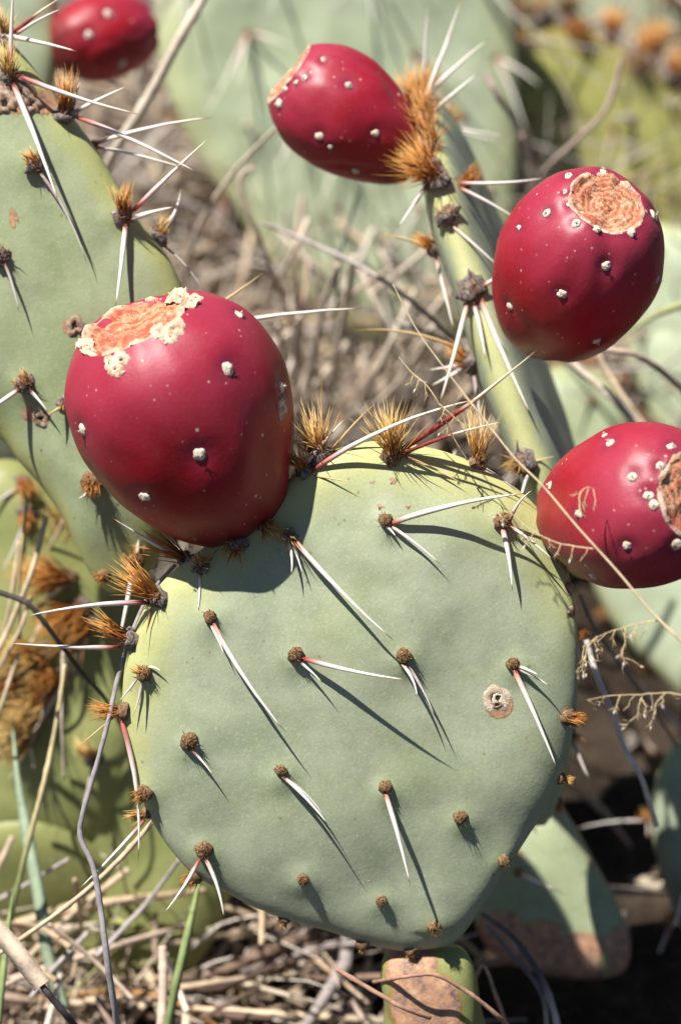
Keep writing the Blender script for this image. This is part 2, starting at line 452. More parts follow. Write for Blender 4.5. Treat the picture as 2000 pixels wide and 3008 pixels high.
def areole(P, x, y, r=17, style='stub', tuft=None, spines=(), mode='plane', out=0.5, brad=0.00018):
    """spines: (tipx, tipy, lift, width, kind, bow[, dx, dy]); units of the photograph at the pad."""
    loc, nor = hit(P, x, y)
    vr = 0.82 + 0.34 * ((x * 7.31 + y * 3.7) % 1.0)
    rr = r * UD * vr
    ao = MB()
    wool = M['wool'] if style != 'grey' else M['woolg']
    dome(ao, loc, (nor + CU * 0.2).normalized(), rr, rr * (1.05 if style == 'stub' else 0.9), rough=0.35 if style != 'grey' else 0.75, seed=x)
    ao.build('areole', wool, P.o)
    if style == 'stub':
        sb = MB()
        bristles(sb, loc + nor * rr * 0.25, nor, (nor + CU * U(0.1, 0.5) + CR * U(-0.25, 0.25)), random.randint(55, 100), rr * U(1.0, 1.5), 0.8, 0.00013, rr * 0.9, 3)
        bristles(sb, loc, nor, nor * 0.4, 26, rr * 1.9, 1.0, 0.00006, rr * 0.9, 3)
        sb.build('bristle_tuft', M['gl_brown'], P.o, kind='stuff')
    elif style == 'grey':
        sb = MB()
        bristles(sb, loc + nor * rr * 0.1, nor, nor, 70, rr * 1.15, 1.0, 0.00014, rr * 0.9, 3)
        sb.build('bristle_tuft', M['gl_grey'], P.o, kind='stuff')
    elif style == 'dry':
        sb = MB()
        bristles(sb, loc + nor * rr * 0.2, nor, nor, 60, rr * 0.9, 0.9, 0.00012, rr * 0.9, 3)
        sb.build('bristle_tuft', M['gl_brown'], P.o, kind='stuff')
    if tuft:
        tn, tl, dx, dy, spread, kind = tuft
        tm = MB()
        main = camv(dx, -dy, 0.25).normalized() + nor * 0.5
        bristles(tm, loc + nor * rr * 0.3, nor, main, tn, tl * UD, spread, brad, rr * 0.8)
        bristles(tm, loc, nor, nor, int(tn * 0.5), tl * UD * 0.28, 1.0, 0.0001, rr, 3)
        tm.build('bristle_tuft', M[kind], P.o, kind='stuff')
    for s in spines:
        tx, ty, lift, w, kind, bow = s[:6]
        dx, dy = (s[6], s[7]) if len(s) > 6 else (0, 0.6)
        p = loc + (CR * dx - CU * dy) * rr + nor * rr * 0.35
        if mode == 'plane': dep = depth_of(ray_plane(tx, ty, loc, P.n))
        else: dep = depth_of(loc)
        tip = W(tx, ty, dep - lift * UD)
        ax = (tip - p); side = ax.cross(CF)
        spine(P, p, tip, w * UD, kind, abs(bow), side if bow > 0 else -side)

def auto_areoles(P, spacing, seed, tuftkind='gl_orange', tuft=(10, 45), nsp=(0, 2), lenr=(0.018, 0.034), r=13, rim_tufts=0, face=True, down=0.5):
    rnd = random.Random(seed)
    xs = [p.x for p in P.O]; ys = [p.y for p in P.O]
    pts = []
    if face:
        row = 0; y = min(ys)
        while y < max(ys):
            x = min(xs) + (row % 2) * spacing / 2
            while x < max(xs):
                q = Vector((x + rnd.uniform(-.15, .15) * spacing, y + rnd.uniform(-.15, .15) * spacing))
                # inside test with margin
                ins = False; m = len(P.O); j = m - 1; qq = P.c + (q - P.c) * 1.10
                for i in range(m):
                    a, b = P.O[i], P.O[j]
                    if (a.y > qq.y) != (b.y > qq.y) and qq.x < (b.x - a.x) * (qq.y - a.y) / (b.y - a.y) + a.x: ins = not ins
                    j = i
                if ins: pts.append((q, False))
                x += spacing
            y += spacing * 0.87; row += 1
    if rim_tufts:
        m = len(P.O)
        for k in range(rim_tufts):
            pts.append((P.O[int((k + rnd.uniform(-.2, .2)) * m / rim_tufts) % m], True))
    for (q, isrim) in pts:
        w0 = P.org + P.ex * q.x + P.ey * q.y
        if isrim:
            loc, nor, _, _ = P.bvh.find_nearest(w0); nor = (w0 - P.center).normalized()
        else:
            loc, nor, _, _ = P.bvh.ray_cast(w0 + P.n * 0.05, -P.n)
            if loc is None: continue
            if nor.dot(P.n) < 0: nor = -nor
        rr = r * UD
        ao = MB(); dome(ao, loc, nor, rr, rr * 0.9, seg=9, rings=4, rough=0.35, seed=q.x * 99)
        ao.build('areole', M['wool'], P.o)
        tm = MB()
        bristles(tm, loc, nor, nor + Vector((0, 0, 0.5)), tuft[0] * (2 if isrim else 1), tuft[1] * UD * (1.3 if isrim else 0.8), 0.7, 0.00019, rr * 0.9, 3)
        tm.build('bristle_tuft', M[tuftkind], P.o, kind='stuff')
        for k in range(rnd.randint(*nsp)):
            d = (nor + Vector((0, 0, -down)) + rvec() * 0.75).normalized()
            L = rnd.uniform(*lenr)
            spine(P, loc + d * rr * 0.3, loc + d * L, 11 * UD, rnd.choice(['sp_white', 'sp_white', 'sp_grey', 'sp_pink']), 0.04, n=6)

# ------------------------------------------------------------------ fruits
EGG = [(0, .30), (.05, .46), (.12, .61), (.22, .755), (.34, .875), (.46, .955), (.58, 1.0), (.69, .995), (.79, .95), (.87, .87), (.93, .755), (.97, .65), (1.0, .55)]
def interp(tab, t):
    for i in range(len(tab) - 1):
        if tab[i][0] <= t <= tab[i + 1][0]:
            t0, a = tab[i]; t1, b_ = tab[i + 1]
            m0 = (b_ - tab[i - 1][1]) / (t1 - tab[i - 1][0]) if i > 0 else (b_ - a) / (t1 - t0)
            m1 = (tab[i + 2][1] - a) / (tab[i + 2][0] - t0) if i + 2 < len(tab) else (b_ - a) / (t1 - t0)
            h = t1 - t0; s = (t - t0) / h
            return (2 * s ** 3 - 3 * s * s + 1) * a + (s ** 3 - 2 * s * s + s) * h * m0 + (-2 * s ** 3 + 3 * s * s) * b_ + (s ** 3 - s * s) * h * m1
    return tab[-1][1]
def fruit(plant, bx, by, bd, tx, ty, td, R, prof=EGG, nubs=(), label=None, seed=0, crust=(), nubr=15, depth=0.10, hidden=14, crease=0, scar_tilt=None):
    A = W(bx, by, bd); B = W(tx, ty, td); ax = (B - A); L = ax.length; ax.normalize()
    R = R * KPX * (bd + td) / 2
    e1 = ax.orthogonal().normalized(); e2 = ax.cross(e1)
    NTH, NA = 96, 60
    b = MB(); rows = []
    def pt(t, th):
        r = interp(prof, t) * R
        p = A + ax * (t * L) + (e1 * math.cos(th) + e2 * math.sin(th)) * r
        d = (p - A.lerp(B, 0.5)).normalized()
        n1 = noise.noise(Vector((math.cos(th) * 1.3, math.sin(th) * 1.3, t * 2.2 + seed * 3.1)))
        n2 = noise.noise(Vector((math.cos(th) * 3.5, math.sin(th) * 3.5, t * 5 + seed * 5.7)))
        dd = n1 * 0.055 + n2 * 0.020
        if crease: dd -= crease * max(0, math.sin(th * 3 + n1 * 3 + t * 2) ) ** 6 * (1 - t) ** 0.6
        return p + d * R * dd
    ts = [0.5 - 0.5 * math.cos(math.pi * (0.04 + 0.96 * k / (NA - 1))) if k < NA - 1 else 1.0 for k in range(NA)]
    ts = [ (t - ts[0]) / (1 - ts[0]) for t in ts]
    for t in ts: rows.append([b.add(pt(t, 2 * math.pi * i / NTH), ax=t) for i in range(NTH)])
    for k in range(NA - 1):
        for i in range(NTH):
            j = (i + 1) % NTH
            b.f.append((rows[k][i], rows[k][j], rows[k + 1][j], rows[k + 1][i]))
    # rounded butt at the base, lip under the scar
    cb = b.add(A - ax * R * 0.05, ax=0)
    for i in range(NTH): b.f.append((rows[0][(i + 1) % NTH], rows[0][i], cb))
    lip = [b.add(b.v[rows[-1][i]].lerp(B, 0.10) - ax * R * 0.015, ax=1.0) for i in range(NTH)]
    cc = b.add(B - ax * R * (depth * 2.5 + 0.22), ax=1.0)
    for i in range(NTH):
        j = (i + 1) % NTH
        b.f.append((rows[-1][i], rows[-1][j], lip[j], lip[i])); b.f.append((lip[i], lip[j], cc))
    bvh = BVHTree.FromPolygons([tuple(v) for v in b.v], b.f)
    spots = []
    for nb in nubs:
        d = (W(nb[0], nb[1], 1.0) - CPOS).normalized()
        loc, nor, _, _ = bvh.ray_cast(CPOS, d)
        if loc is None:
            q0 = W(nb[0], nb[1], (bd + td) / 2); loc, nor, _, _ = bvh.find_nearest(q0)
            nor = (loc - A.lerp(B, 0.5)).normalized()
        if nor.dot((loc - A.lerp(B, .5))) < 0: nor = -nor
        spots.append((loc, nor, nb[2] if len(nb) > 2 else nubr))
    rnd = random.Random(seed + 50)
    for k in range(hidden):
        t = rnd.uniform(0.2, 0.95); th = rnd.uniform(0, 2 * math.pi)
        p = pt(t, th); nor = (p - A.lerp(B, .5)).normalized()
        if nor.dot(CB) < -0.15: spots.append((p, nor, nubr))
    halo = {}
    for i, v in enumerate(b.v):
        h = 0
        for (p, n_, r_) in spots:
            d = (v - p).length; rr = r_ * UD
            if d < rr * 5:
                h = max(h, math.exp(-(d / (rr * 1.9)) ** 2))
                b.v[i] = b.v[i] - n_ * (0.00055 * math.exp(-(d / (rr * 1.6)) ** 2))
        halo[i] = h
    b.a['halo'] = halo
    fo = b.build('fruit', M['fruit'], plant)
    if label: fo['label'] = label
    # the flower scar: a ringed hollow with a ragged rim
    s = MB(); SR = 15; rr0 = []
    for k in range(SR + 1):
        t = k / SR; row = []
        for i in range(64):
            th = 2 * math.pi * i / 64
            rim = (b.v[rows[-1][int(i * NTH / 64) % NTH]] - B); rl = rim - ax * rim.dot(ax)
            h = -depth * R * (1 - t ** 2.2) + 0.004 * R * math.sin(t * 30 + 3 * noise.noise(Vector((math.cos(th), math.sin(th), t * 4))))
            h += 0.05 * R * noise.noise(Vector((math.cos(th) * 3 * t, math.sin(th) * 3 * t, seed + 8))) + 0.028 * R * noise.noise(Vector((math.cos(th) * 11 * t, math.sin(th) * 11 * t, seed + 2)))
            if t < 0.2: h += 0.03 * R * (1 - t / 0.2)
            if k == SR: h -= 0.02 * R
            elif k == SR - 1: h += 0.022 * R * (1 + 2 * noise.noise(Vector((th * 4, seed, 0))))
            row.append(s.add(B + rl * t * 1.0 + ax * (rim.dot(ax) * t + h + 0.012 * R), t=t))
        rr0.append(row)
    for k in range(SR):
        for i in range(64):
            j = (i + 1) % 64; s.f.append((rr0[k][i], rr0[k][j], rr0[k + 1][j], rr0[k + 1][i]))
    s.build('flower_scar', M['scar'], fo)
    for n_, (p, nn, r_) in enumerate(spots):
        nb = MB(); rr = r_ * UD
        rr *= 0.9
        dome(nb, p - nn * 0.0005, nn, rr, rr * 0.22 + 0.0004, seg=14, rings=5, rough=0.42, seed=n_ + seed)
        for k in range(7):
            d = (nn + rvec() * 0.9).normalized()
            nb.tube([p + nn * rr * 0.3, p + d * rr * U(0.7, 1.15)], [0.00012, 0.0], 3, cap=False)
        nb.build('areole_nub', M['cork'], fo)
    for n_, cr in enumerate(crust):
        d = (W(cr[0], cr[1], 1.0) - CPOS).normalized()
        loc, nor, _, _ = bvh.ray_cast(CPOS, d)
        if loc is None:
            loc, nor, _, _ = bvh.find_nearest(W(cr[0], cr[1], td))
        if nor.dot(loc - A.lerp(B, .5)) < 0: nor = -nor
        crust_ring(fo, loc, (nor + CB * 0.2).normalized(), cr[2] * UD, n_ + seed, hole=rnd.choice([0.10, 0.16, 0.22, 0.3]))
        fl = MB()
        for k in range(9):
            e = rvec(); e = (e - nor * e.dot(nor)).normalized()
            p = loc + e * cr[2] * UD * rnd.uniform(0.7, 1.7)
            l2, n2_, _, _ = bvh.find_nearest(p)
            dome(fl, l2, (l2 - A.lerp(B, .5)).normalized(), cr[2] * UD * rnd.uniform(0.12, 0.45), cr[2] * UD * rnd.uniform(0.1, 0.2), seg=8, rings=3, rough=0.9, seed=k)
        fl.build('cork_crumb', M['crust'], fo, kind='stuff')
    P = Pad(); P.o = fo; P.bvh = bvh; P.n = CB; P.center = A.lerp(B, .5); P.A = A; P.ax = ax; P.R = R
    return P
def crust_ring(parent, p, n, r, seed, name='cork_crust', hole=0.32, mat='crust', wob=1.0, flat=1.0):
    mb = MB(); e1 = n.orthogonal().normalized(); e2 = n.cross(e1); prof = [(1.35, -0.12), (1.1, 0.08), (0.82, 0.22), (0.55, 0.26), (hole, 0.14), (hole * 0.6, -0.05)]
    R = []
    for (a, h) in prof:
        row = []
        for i in range(18):
            th = 2 * math.pi * i / 18
            w = 1 + wob * 0.55 * noise.noise(Vector((math.cos(th) * 1.2, math.sin(th) * 1.2, seed * 3.3))) + wob * 0.40 * noise.noise(Vector((math.cos(th) * 4, math.sin(th) * 4, seed * 1.3 + a)))
            row.append(mb.add(p + (e1 * math.cos(th) + e2 * math.sin(th)) * r * a * w + n * r * h * (flat if h > 0 else 1) * (1 + 0.6 * noise.noise(Vector((math.cos(th) * 2, math.sin(th) * 2, seed + a * 3))))))
        R.append(row)
    for k in range(len(R) - 1):
        for i in range(18):
            j = (i + 1) % 18; mb.f.append((R[k][i], R[k][j], R[k + 1][j], R[k + 1][i]))
    mb.build(name, M[mat], parent)
    hb = MB(); ctr = hb.add(p + n * r * 0.03)
    ring = [hb.add(p + (e1 * math.cos(2 * math.pi * i / 10) + e2 * math.sin(2 * math.pi * i / 10)) * r * hole * 1.1 + n * r * 0.06) for i in range(10)]
    for i in range(10): hb.f.append((ring[i], ring[(i + 1) % 10], ctr))
    hb.build('hollow', M['hole'], parent)

# =================================================================== front plant
def gpoint(x, y, depth):
    p = W(x, y, depth); return Vector((p.x, p.y, ground_z(p.x, p.y)))
front = empty('prickly_pear_plant', gpoint(1000, 2600, D0 + 0.03))
tag(front, 'prickly pear with broad sage green spiny pad in front, plump ripe fruits on its rim', 'cactus', 'prickly pear plants')
MAIN = [(383,1890),(405,1830),(440,1760),(500,1690),(570,1635),(650,1575),(740,1500),(830,1430),(900,1370),(970,1332),(1060,1308),(1140,1302),(1220,1312),(1300,1330),(1380,1358),(1450,1393),(1520,1440),(1580,1495),(1625,1560),(1655,1630),(1680,1720),(1692,1810),(1698,1900),(1697,2000),(1690,2100),(1675,2190),(1657,2267),(1612,2369),(1560,2450),(1510,2529),(1446,2631),(1400,2705),(1363,2758),(1335,2785),(1306,2797),(1250,2806),(1185,2809),(1083,2790),(995,2758),(895,2728),(791,2694),(680,2640),(574,2580),(510,2515),(465,2452),(420,2370),(395,2305),(372,2200),(360,2100),(360,2030),(368,1950)]
FACE = [(888,1200),(1154,1201),(667,1233),(485,1421),(680,1508),(929,1511),(1179,1528),(436,1708),(647,1775),(887,1812),(1060,1883),(1158,1982),(471,1957),(698,2024),(879,2074),(1000,2134),(334,1551),(335,1827)]
o2, p0, ex, ey, ez = px_outline(MAIN, W(800, 1700, D0), camv(0.04, -0.15, 0.985))
PM = make_pad(front, M['pad'], o2, p0, ex, ey, ez, T=0.0072, m=5.0, NT_=220, NR=60, bend=(0.4, 0.95), lump=0.0012, seed=1, rimlow=0.30,
              bumps=[(x, y, 17) for x, y in FACE], corks=[(1144, 1611, 34), (1313, 1300, 20), (1314, 1355, 16), (1314, 1410, 14), (1300, 1640, 18)], label='broad sage green pad')
S = 'sp_white'
areole(PM, 888, 1200, 19, spines=[(1217, 1135, 75, 15, S, 0.03, 0.9, 0.3), (1016, 1301, 38, 9, S, 0.02, 0.6, 0.7), (912, 1236, 26, 8, S, 0.02)])
areole(PM, 1154, 1200, 19, spines=[(1179, 1363, 42, 14, S, 0.03, 0, 0.7), (1276, 1292, 36, 9, S, 0.02, 0.9, 0.6), (1226, 1128, 50, 9, 'sp_pink', 0.08, 0.9, 0)])
areole(PM, 667, 1232, 19, style='grey', spines=[(911, 1479, 95, 13, S, -0.02, 0.6, 0.6), (670, 1325, 45, 9, S, 0.07, -0.2, 0.8), (697, 1325, 35, 7, S, 0.02, 0.3, 0.8)], tuft=(14, 55, 0.2, 1, 0.8, 'gl_gold'))
areole(PM, 485, 1421, 19, spines=[(661, 1690, 78, 13, S, -0.03, 0.4, 0.9), (518, 1512, 30, 8, S, 0.02, 0, 0.9)])
areole(PM, 680, 1508, 19, spines=[(944, 1567, 118, 12, 'sp_pink', -0.02, 0.8, 0.4), (743, 1573, 40, 7, S, 0.02, 0.5, 0.8)])
areole(PM, 929, 1511, 18, spines=[(961, 1608, 60, 9, S, 0.08, -0.2, 0.9), (1003, 1655, 40, 8, 'sp_grey', 0.03, 0.4, 0.9)])
areole(PM, 1179, 1528, 18, spines=[(1286, 1781, 45, 14, S, 0.01, 0.2, 0.9), (1242, 1556, 30, 9, S, 0.02, 0.8, 0.4), (1267, 1581, 22, 8, S, 0.02, 0.8, 0.8)])
areole(PM, 436, 1708, 19, spines=[(491, 1786, 32, 7, 'sp_pink', 0.03, 0.3, 0.9)])
areole(PM, 647, 1775, 17, spines=[(758, 1903, 58, 10, S, 0.03, 0.3, 0.9), (752, 1890, 40, 8, 'sp_grey', 0.07, 0.1, 0.9)])
areole(PM, 887, 1812, 17, spines=[(946, 2045, 60, 13, S, 0.012, 0, 0.9)])
areole(PM, 1060, 1883, 16); areole(PM, 1158, 1982, 16)
areole(PM, 471, 1957, 18, spines=[(376, 2106, 55, 10, 'sp_pink', 0.03, -0.4, 0.9), (517, 2120, 38, 11, S, 0.05, 0.2, 0.9)])
areole(PM, 698, 2024, 16); areole(PM, 879, 2074, 15); areole(PM, 1000, 2134, 15)
areole(PM, 334, 1551, 21, tuft=(26, 34, -0.6, -0.6, 0.9, 'gl_orange'), spines=[(308, 1647, 20, 8, 'sp_grey', 0.03, -0.2, 0.9), (272, 1618, 25, 7, 'sp_grey', 0.02, -0.8, 0.6), (373, 1546, 25, 6, S, 0.08, 0.5, -0.8)])
areole(PM, 335, 1825, 21, tuft=(34, 36, -0.9, 0.5, 0.7, 'gl_orange'))
areole(PM, 326, 1878, 15, style='dry', tuft=(36, 52, -1, 0.1, 0.45, 'gl_gold'), spines=[(177, 2053, 45, 10, 'sp_pink', 0.015, 0, 0.9)])
areole(PM, 366, 1378, 26, style='grey', tuft=(75, 135, -0.75, -0.66, 0.5, 'gl_orange'), spines=[(55, 1421, 90, 13, 'sp_pink', -0.03, -0.8, 0.5), (320, 1507, 10, 6, 'sp_tan', 0.04, -0.7, 0.9)])
areole(PM, 305, 1472, 22, style='grey', tuft=(55, 110, -0.85, -0.55, 0.40, 'gl_orange'), spines=[(20, 1481, 70, 12, 'sp_pink', 0.015, -0.8, 0.8)])
areole(PM, 272, 1642, 20, style='dry', tuft=(85, 80, -1, -0.05, 0.55, 'gl_orange'), spines=[(318, 1990, 40, 13, 'sp_pink', 0.05, -0.1, 0.9), (178, 1722, 45, 5, 'sp_tan', 0.0, -0.8, 0.6)])
areole(PM, 445, 2030, 19, style='dry', tuft=(40, 40, -0.7, 0.7, 0.8, 'gl_orange'))
areole(PM, 650, 2130, 16, style='dry', tuft=(24, 28, 0, 1, 0.8, 'gl_gold'))
areole(PM, 832, 2180, 16, style='dry', tuft=(22, 24, 0, 1, 0.8, 'gl_gold'))
areole(PM, 946, 2205, 14, style='dry', tuft=(20, 18, 0, 1, 0.8, 'gl_orange'))
areole(PM, 1306, 1652, 22, style='dry', tuft=(65, 48, 1, 0.1, 0.55, 'gl_orange'))
areole(PM, 1302, 1798, 16, style='dry', tuft=(40, 34, 0.9, 0.1, 0.7, 'gl_gold'))
areole(PM, 740, 1052, 26, style='grey', tuft=(130, 125, -0.35, -0.9, 0.8, 'gl_gold'), spines=[(742, 860, 40, 5, 'sp_tan', 0.01, 0.2, -0.6), (862, 930, 60, 9, 'sp_tan', 0.02, 0.8, 0)])
areole(PM, 703, 1086, 22, style='grey', tuft=(70, 80, -0.3, -0.7, 0.9, 'gl_orange'), spines=[(1112, 917, 150, 13, 'sp_pink', 0.05, 0.6, 0.3), (815, 1111, 60, 5, 'sp_tan', 0.0, 0.8, 0.6), (800, 958, 5, 10, S, 0.01, 0, -0.5)])
areole(PM, 903, 1047, 25, style='dry', tuft=(140, 125, -0.15, -1, 0.75, 'gl_gold'), spines=[(1238, 803, 170, 14, 'sp_red', -0.02, 0.8, -0.3), (1166, 970, 120, 10, 'sp_red', 0.03, 0.8, 0.1), (1070, 1117, 40, 8, 'sp_tan', 0.02, 1.0, 0.3)])
areole(PM, 1096, 1068, 22, style='dry', tuft=(60, 140, -0.12, -1, 0.65, 'gl_gold'), spines=[(1090, 905, 20, 5, 'sp_tan', 0.01, 0, -0.5), (1190, 1130, 20, 7, 'sp_grey', 0.02, 0.8, 0.8)])
areole(PM, 425, 1282, 22, style='grey', tuft=(60, 125, -0.9, -0.45, 0.55, 'gl_orange'), spines=[(260, 1193, 60, 10, S, 0.01, -0.9, -0.3)])
areole(PM, 466, 1305, 18, style='grey', tuft=(36, 60, 0.1, -0.6, 1.1, 'gl_gold'), spines=[(457, 1408, 30, 7, S, 0.02, -0.2, 0.9)])
areole(PM, 545, 1255, 26, style='grey', tuft=(40, 70, 0.1, 0.4, 1.1, 'gl_orange'))
areole(PM, 612, 1205, 22, style='grey', tuft=(44, 85, 0.5, 0.7, 0.9, 'gl_gold'))
areole(PM, 1262, 1195, 16, style='grey', tuft=(30, 55, 0.5, -0.7, 0.9, 'gl_orange'))
# chewed-out scar
loc, nor = hit(PM, 1142, 1610)
crust_ring(PM.o, loc - nor * 0.0001, nor, 30 * UD, 41, 'bite_scar', 0.45, 'crust', 0.4, 0.35)
crust_ring(PM.o, loc + (CR * 4 + CU * 3) * UD, nor, 13 * UD, 44, 'bite_scar', 0.5, 'cork', 1.1, 0.7)
crust_ring(PM.o, loc + (CR * 2 - CU * 13) * UD, nor, 9 * UD, 47, 'bite_scar', 0.55, 'corkd', 1.0, 0.7)
for (x, y, r) in ((1303, 1290, 17), (1300, 1262, 13), (1312, 1352, 12), (1314, 1408, 12)):
    loc, nor = hit(PM, x, y); b = MB()
    dome(b, loc, nor, r * UD, r * UD * 0.5, rough=0.6, seed=x); b.build('cork_patch', M['corkd'], PM.o)

for (x, y, r) in ((858, 1112, 7), (905, 1108, 9), (940, 1166, 8), (880, 1166, 9), (845, 1095, 4), (1082, 1062, 4), (925, 1128, 4), (850, 2030, 6), (868, 2028, 4), (1065, 1650, 5), (1150, 1895, 4), (600, 1640, 4), (1225, 1480, 4), (770, 1700, 3), (560, 1880, 3), (1100, 1760, 4), (1210, 1700, 5)):
    loc, nor = hit(PM, x, y); b = MB()
    dome(b, loc - nor * 0.0001, nor, r * UD, r * UD * 0.22, seg=10, rings=3, rough=0.9, seed=x); b.build('scab', M['corkd'], PM.o)
FL = fruit(front, 560, 1218, 0.688, 314, 742, 0.660, 252, seed=1, label='big plump red fruit leaning over the rim, scabby pale crust at its scar',
      nubs=[(526, 848, 17), (461, 1047, 18), (188, 990, 17), (332, 1146, 17), (650, 890, 16), (553, 722, 14), (402, 658, 15), (175, 792, 15)],
      crust=[(210, 810, 20), (236, 803, 17), (268, 800, 17), (253, 836, 15), (280, 830, 18), (266, 850, 14), (196, 790, 15), (372, 766, 16), (402, 760, 20), (394, 776, 14), (418, 686, 18), (436, 705, 16), (400, 678, 15), (452, 686, 12), (649, 938, 17)], depth=0.17)
FR = fruit(front, 1292, 1202, 0.690, 1598, 1142, 0.642, 190, seed=2, label='red fruit at the right rim of the pad, scar facing outward',
      nubs=[(1402, 1018), (1546, 1026), (1455, 1097), (1329, 1184), (1443, 1259), (1364, 1330, 13), (1491, 1141, 12), (1505, 1163, 13), (1560, 1255, 16), (1546, 1350, 14), (1520, 1072, 11), (1262, 1118, 11), (1390, 1000, 8)], nubr=12, depth=-0.02)
# lower joint that carries the pad
n2 = camv(0.05, -0.25, 0.96)
o2, p0, ex, ey, ez = px_outline([(890,2195),(940,2178),(1010,2178),(1065,2185),(1095,2240),(1110,2330),(1150,2450),(1190,2600),(1170,2780),(1080,2860),(960,2860),(860,2760),(840,2600),(870,2440),(885,2330),(876,2250)], W(985, 2330, D0 + 0.022), n2, False)
PJ = make_pad(front, M['pado'], o2, p0, ex, ey, ez, T=0.011, m=3.2, NT_=110, NR=30, lump=0.0018, seed=5, corks=[(975, 2290, 92), (945, 2220, 66), (1000, 2390, 100), (1010, 2520, 100)], label='woody lower joint with flaking pinkish bark')

# =================================================================== plant at the upper left
left = empty('prickly_pear_plant', gpoint(150, 1900, D0 + 0.12))
tag(left, 'spiny green prickly pear pad behind the big crusted fruit, brown tufts along its rim', 'cactus', 'prickly pear plants')
LEFT = [(-120,-20),(-20,70),(38,128),(89,185),(147,262),(215,345),(281,434),(338,530),(408,644),(447,689),(498,760),(540,860),(570,980),(580,1150),(560,1350),(520,1520),(460,1650),(400,1720),(340,1745),(290,1720),(245,1650),(195,1540),(130,1440),(60,1360),(0,1290),(-150,1180),(-300,950),(-380,600),(-330,200),(-220,30)]
o2, p0, ex, ey, ez = px_outline(LEFT, W(250, 700, 0.712), camv(0.02, -0.10, 0.99))
PL = make_pad(left, M['padl'], o2, p0, ex, ey, ez, T=0.012, m=2.8, NT_=170, NR=46, bend=(0.3, 0.3), lump=0.0014, seed=11,
              bumps=[(80, 380, 20), (275, 495, 20), (60, 890, 18), (5, 590, 18), (215, 1110, 18)], corks=[(40, 215, 52), (40, 505, 16), (172, 752, 22), (110, 240, 30), (75, 950, 18), (10, 600, 16)], label='green pad with corky scars')
areole(PL, 145, 268, 28, style='grey', tuft=(95, 110, -0.15, -1, 0.45, 'gl_orange'), mode='pt', spines=[(465, 404, 60, 13, 'sp_pink', 0.02, 0.9, 0.2), (298, 197, 60, 12, S, 0.01, 0.9, -0.2), (187, 185, 30, 9, S, 0.03, 0.8, -0.8)])
areole(PL, 225, 330, 14, style='dry', mode='pt', spines=[(495, 270, 20, 13, S, 0.03, 0, 0), (440, 392, 25, 9, S, 0.02, 0, 0.3)])
areole(PL, 80, 382, 24, style='grey', tuft=(55, 55, -0.6, -0.8, 0.7, 'gl_orange'), spines=[(202, 612, 20, 9, 'sp_grey', 0.05, 0.6, 0.9)])
areole(PL, 280, 498, 28, style='grey', tuft=(90, 85, -0.25, -1, 0.55, 'gl_orange'), mode='pt', spines=[(488, 312, 60, 13, 'sp_pink', 0.005, 0.9, -0.4), (405, 476, 40, 14, S, 0.02, 0.6, 0.4), (266, 712, 65, 14, S, 0.008, 0.2, 0.8)])
areole(PL, 362, 545, 22, style='grey', tuft=(50, 60, 0.1, -1, 0.5, 'gl_gold'), mode='pt', spines=[(417, 432, 10, 12, S, -0.09, 0.4, -0.5), (470, 670, 5, 6, 'sp_grey', 0.05, 0.5, 0.8)])
areole(PL, 20, 180, 26, style='grey', tuft=(60, 95, -0.2, -1, 0.8, 'gl_gold'), mode='pt', spines=[(140, 478, 90, 15, S, 0.01, 0.4, 0.6), (330, 266, 40, 13, 'sp_pink', -0.02, 0.7, -0.2), (33, -40, 60, 13, 'sp_pink', 0.01, 0.2, -0.8), (110, 205, 10, 9, S, 0.03, 0.9, 0.1)])
areole(PL, 8, 90, 20, style='grey', tuft=(50, 80, -0.1, -1, 0.7, 'gl_gold'), mode='pt', spines=[(187, 121, 60, 14, S, 0.015, -1.5, -0.4), (145, -8, 40, 11, 'sp_red', 0.02, 0.9, -0.3), (148, 18, 30, 10, 'sp_pink', 0.03, 0.9, 0)])
areole(PL, 5, 590, 20, style='grey', tuft=(20, 40, -0.5, -0.5, 0.9, 'gl_orange'), spines=[(45, 720, 30, 8, 'sp_grey', 0.03, 0.3, 0.8)])
areole(PL, 58, 885, 24, style='grey', tuft=(40, 45, -0.3, -0.8, 0.9, 'gl_orange'), mode='pt', spines=[(-60, 965, 60, 12, S, 0.01, -0.5, 0.5), (112, 950, 20, 9, S, 0.02, 0.5, 0.5)])
areole(PL, 148, 925, 16, style='grey', tuft=(14, 30, 0, 1, 0.9, 'gl_gold'), mode='pt', spines=[(110, 955, 40, 9, 'sp_tan', 0.01)])
areole(PL, 212, 1110, 26, style='dry', tuft=(60, 55, -0.3, 0.6, 1.0, 'gl_orange'), mode='pt', spines=[(180, 1150, 30, 8, S, 0.02)])
areole(PL, 312, 1290, 22, style='dry', tuft=(50, 48, -0.3, -0.6, 1.0, 'gl_orange'), mode='pt', spines=[(325, 1190, 20, 9, S, 0.0), (272, 1490, 30, 14, S, 0.0, -0.2, 0.8)])
areole(PL, 240, 1325, 16, style='dry', tuft=(24, 30, -0.6, 0.2, 1.0, 'gl_orange'), mode='pt')
areole(PL, 560, 735, 14, style='dry', mode='pt', tuft=(20, 90, 0.5, -1, 0.5, 'gl_gold'), spines=[(850, 709, 90, 13, S, 0.02, 0.3, 0.3), (611, 624, 30, 11, 'sp_tan', -0.02, -2.0, -0.5)])
for (x, y, r) in ((40, 212, 32), (70, 238, 26), (12, 240, 24), (172, 750, 22), (95, 965, 18)):
    loc, nor = hit(PL, x, y); crust_ring(PL.o, loc, nor, r * UD, x, 'cork_scar', 0.38, 'corkd')
n2 = camv(-0.1, -0.2, 0.97)
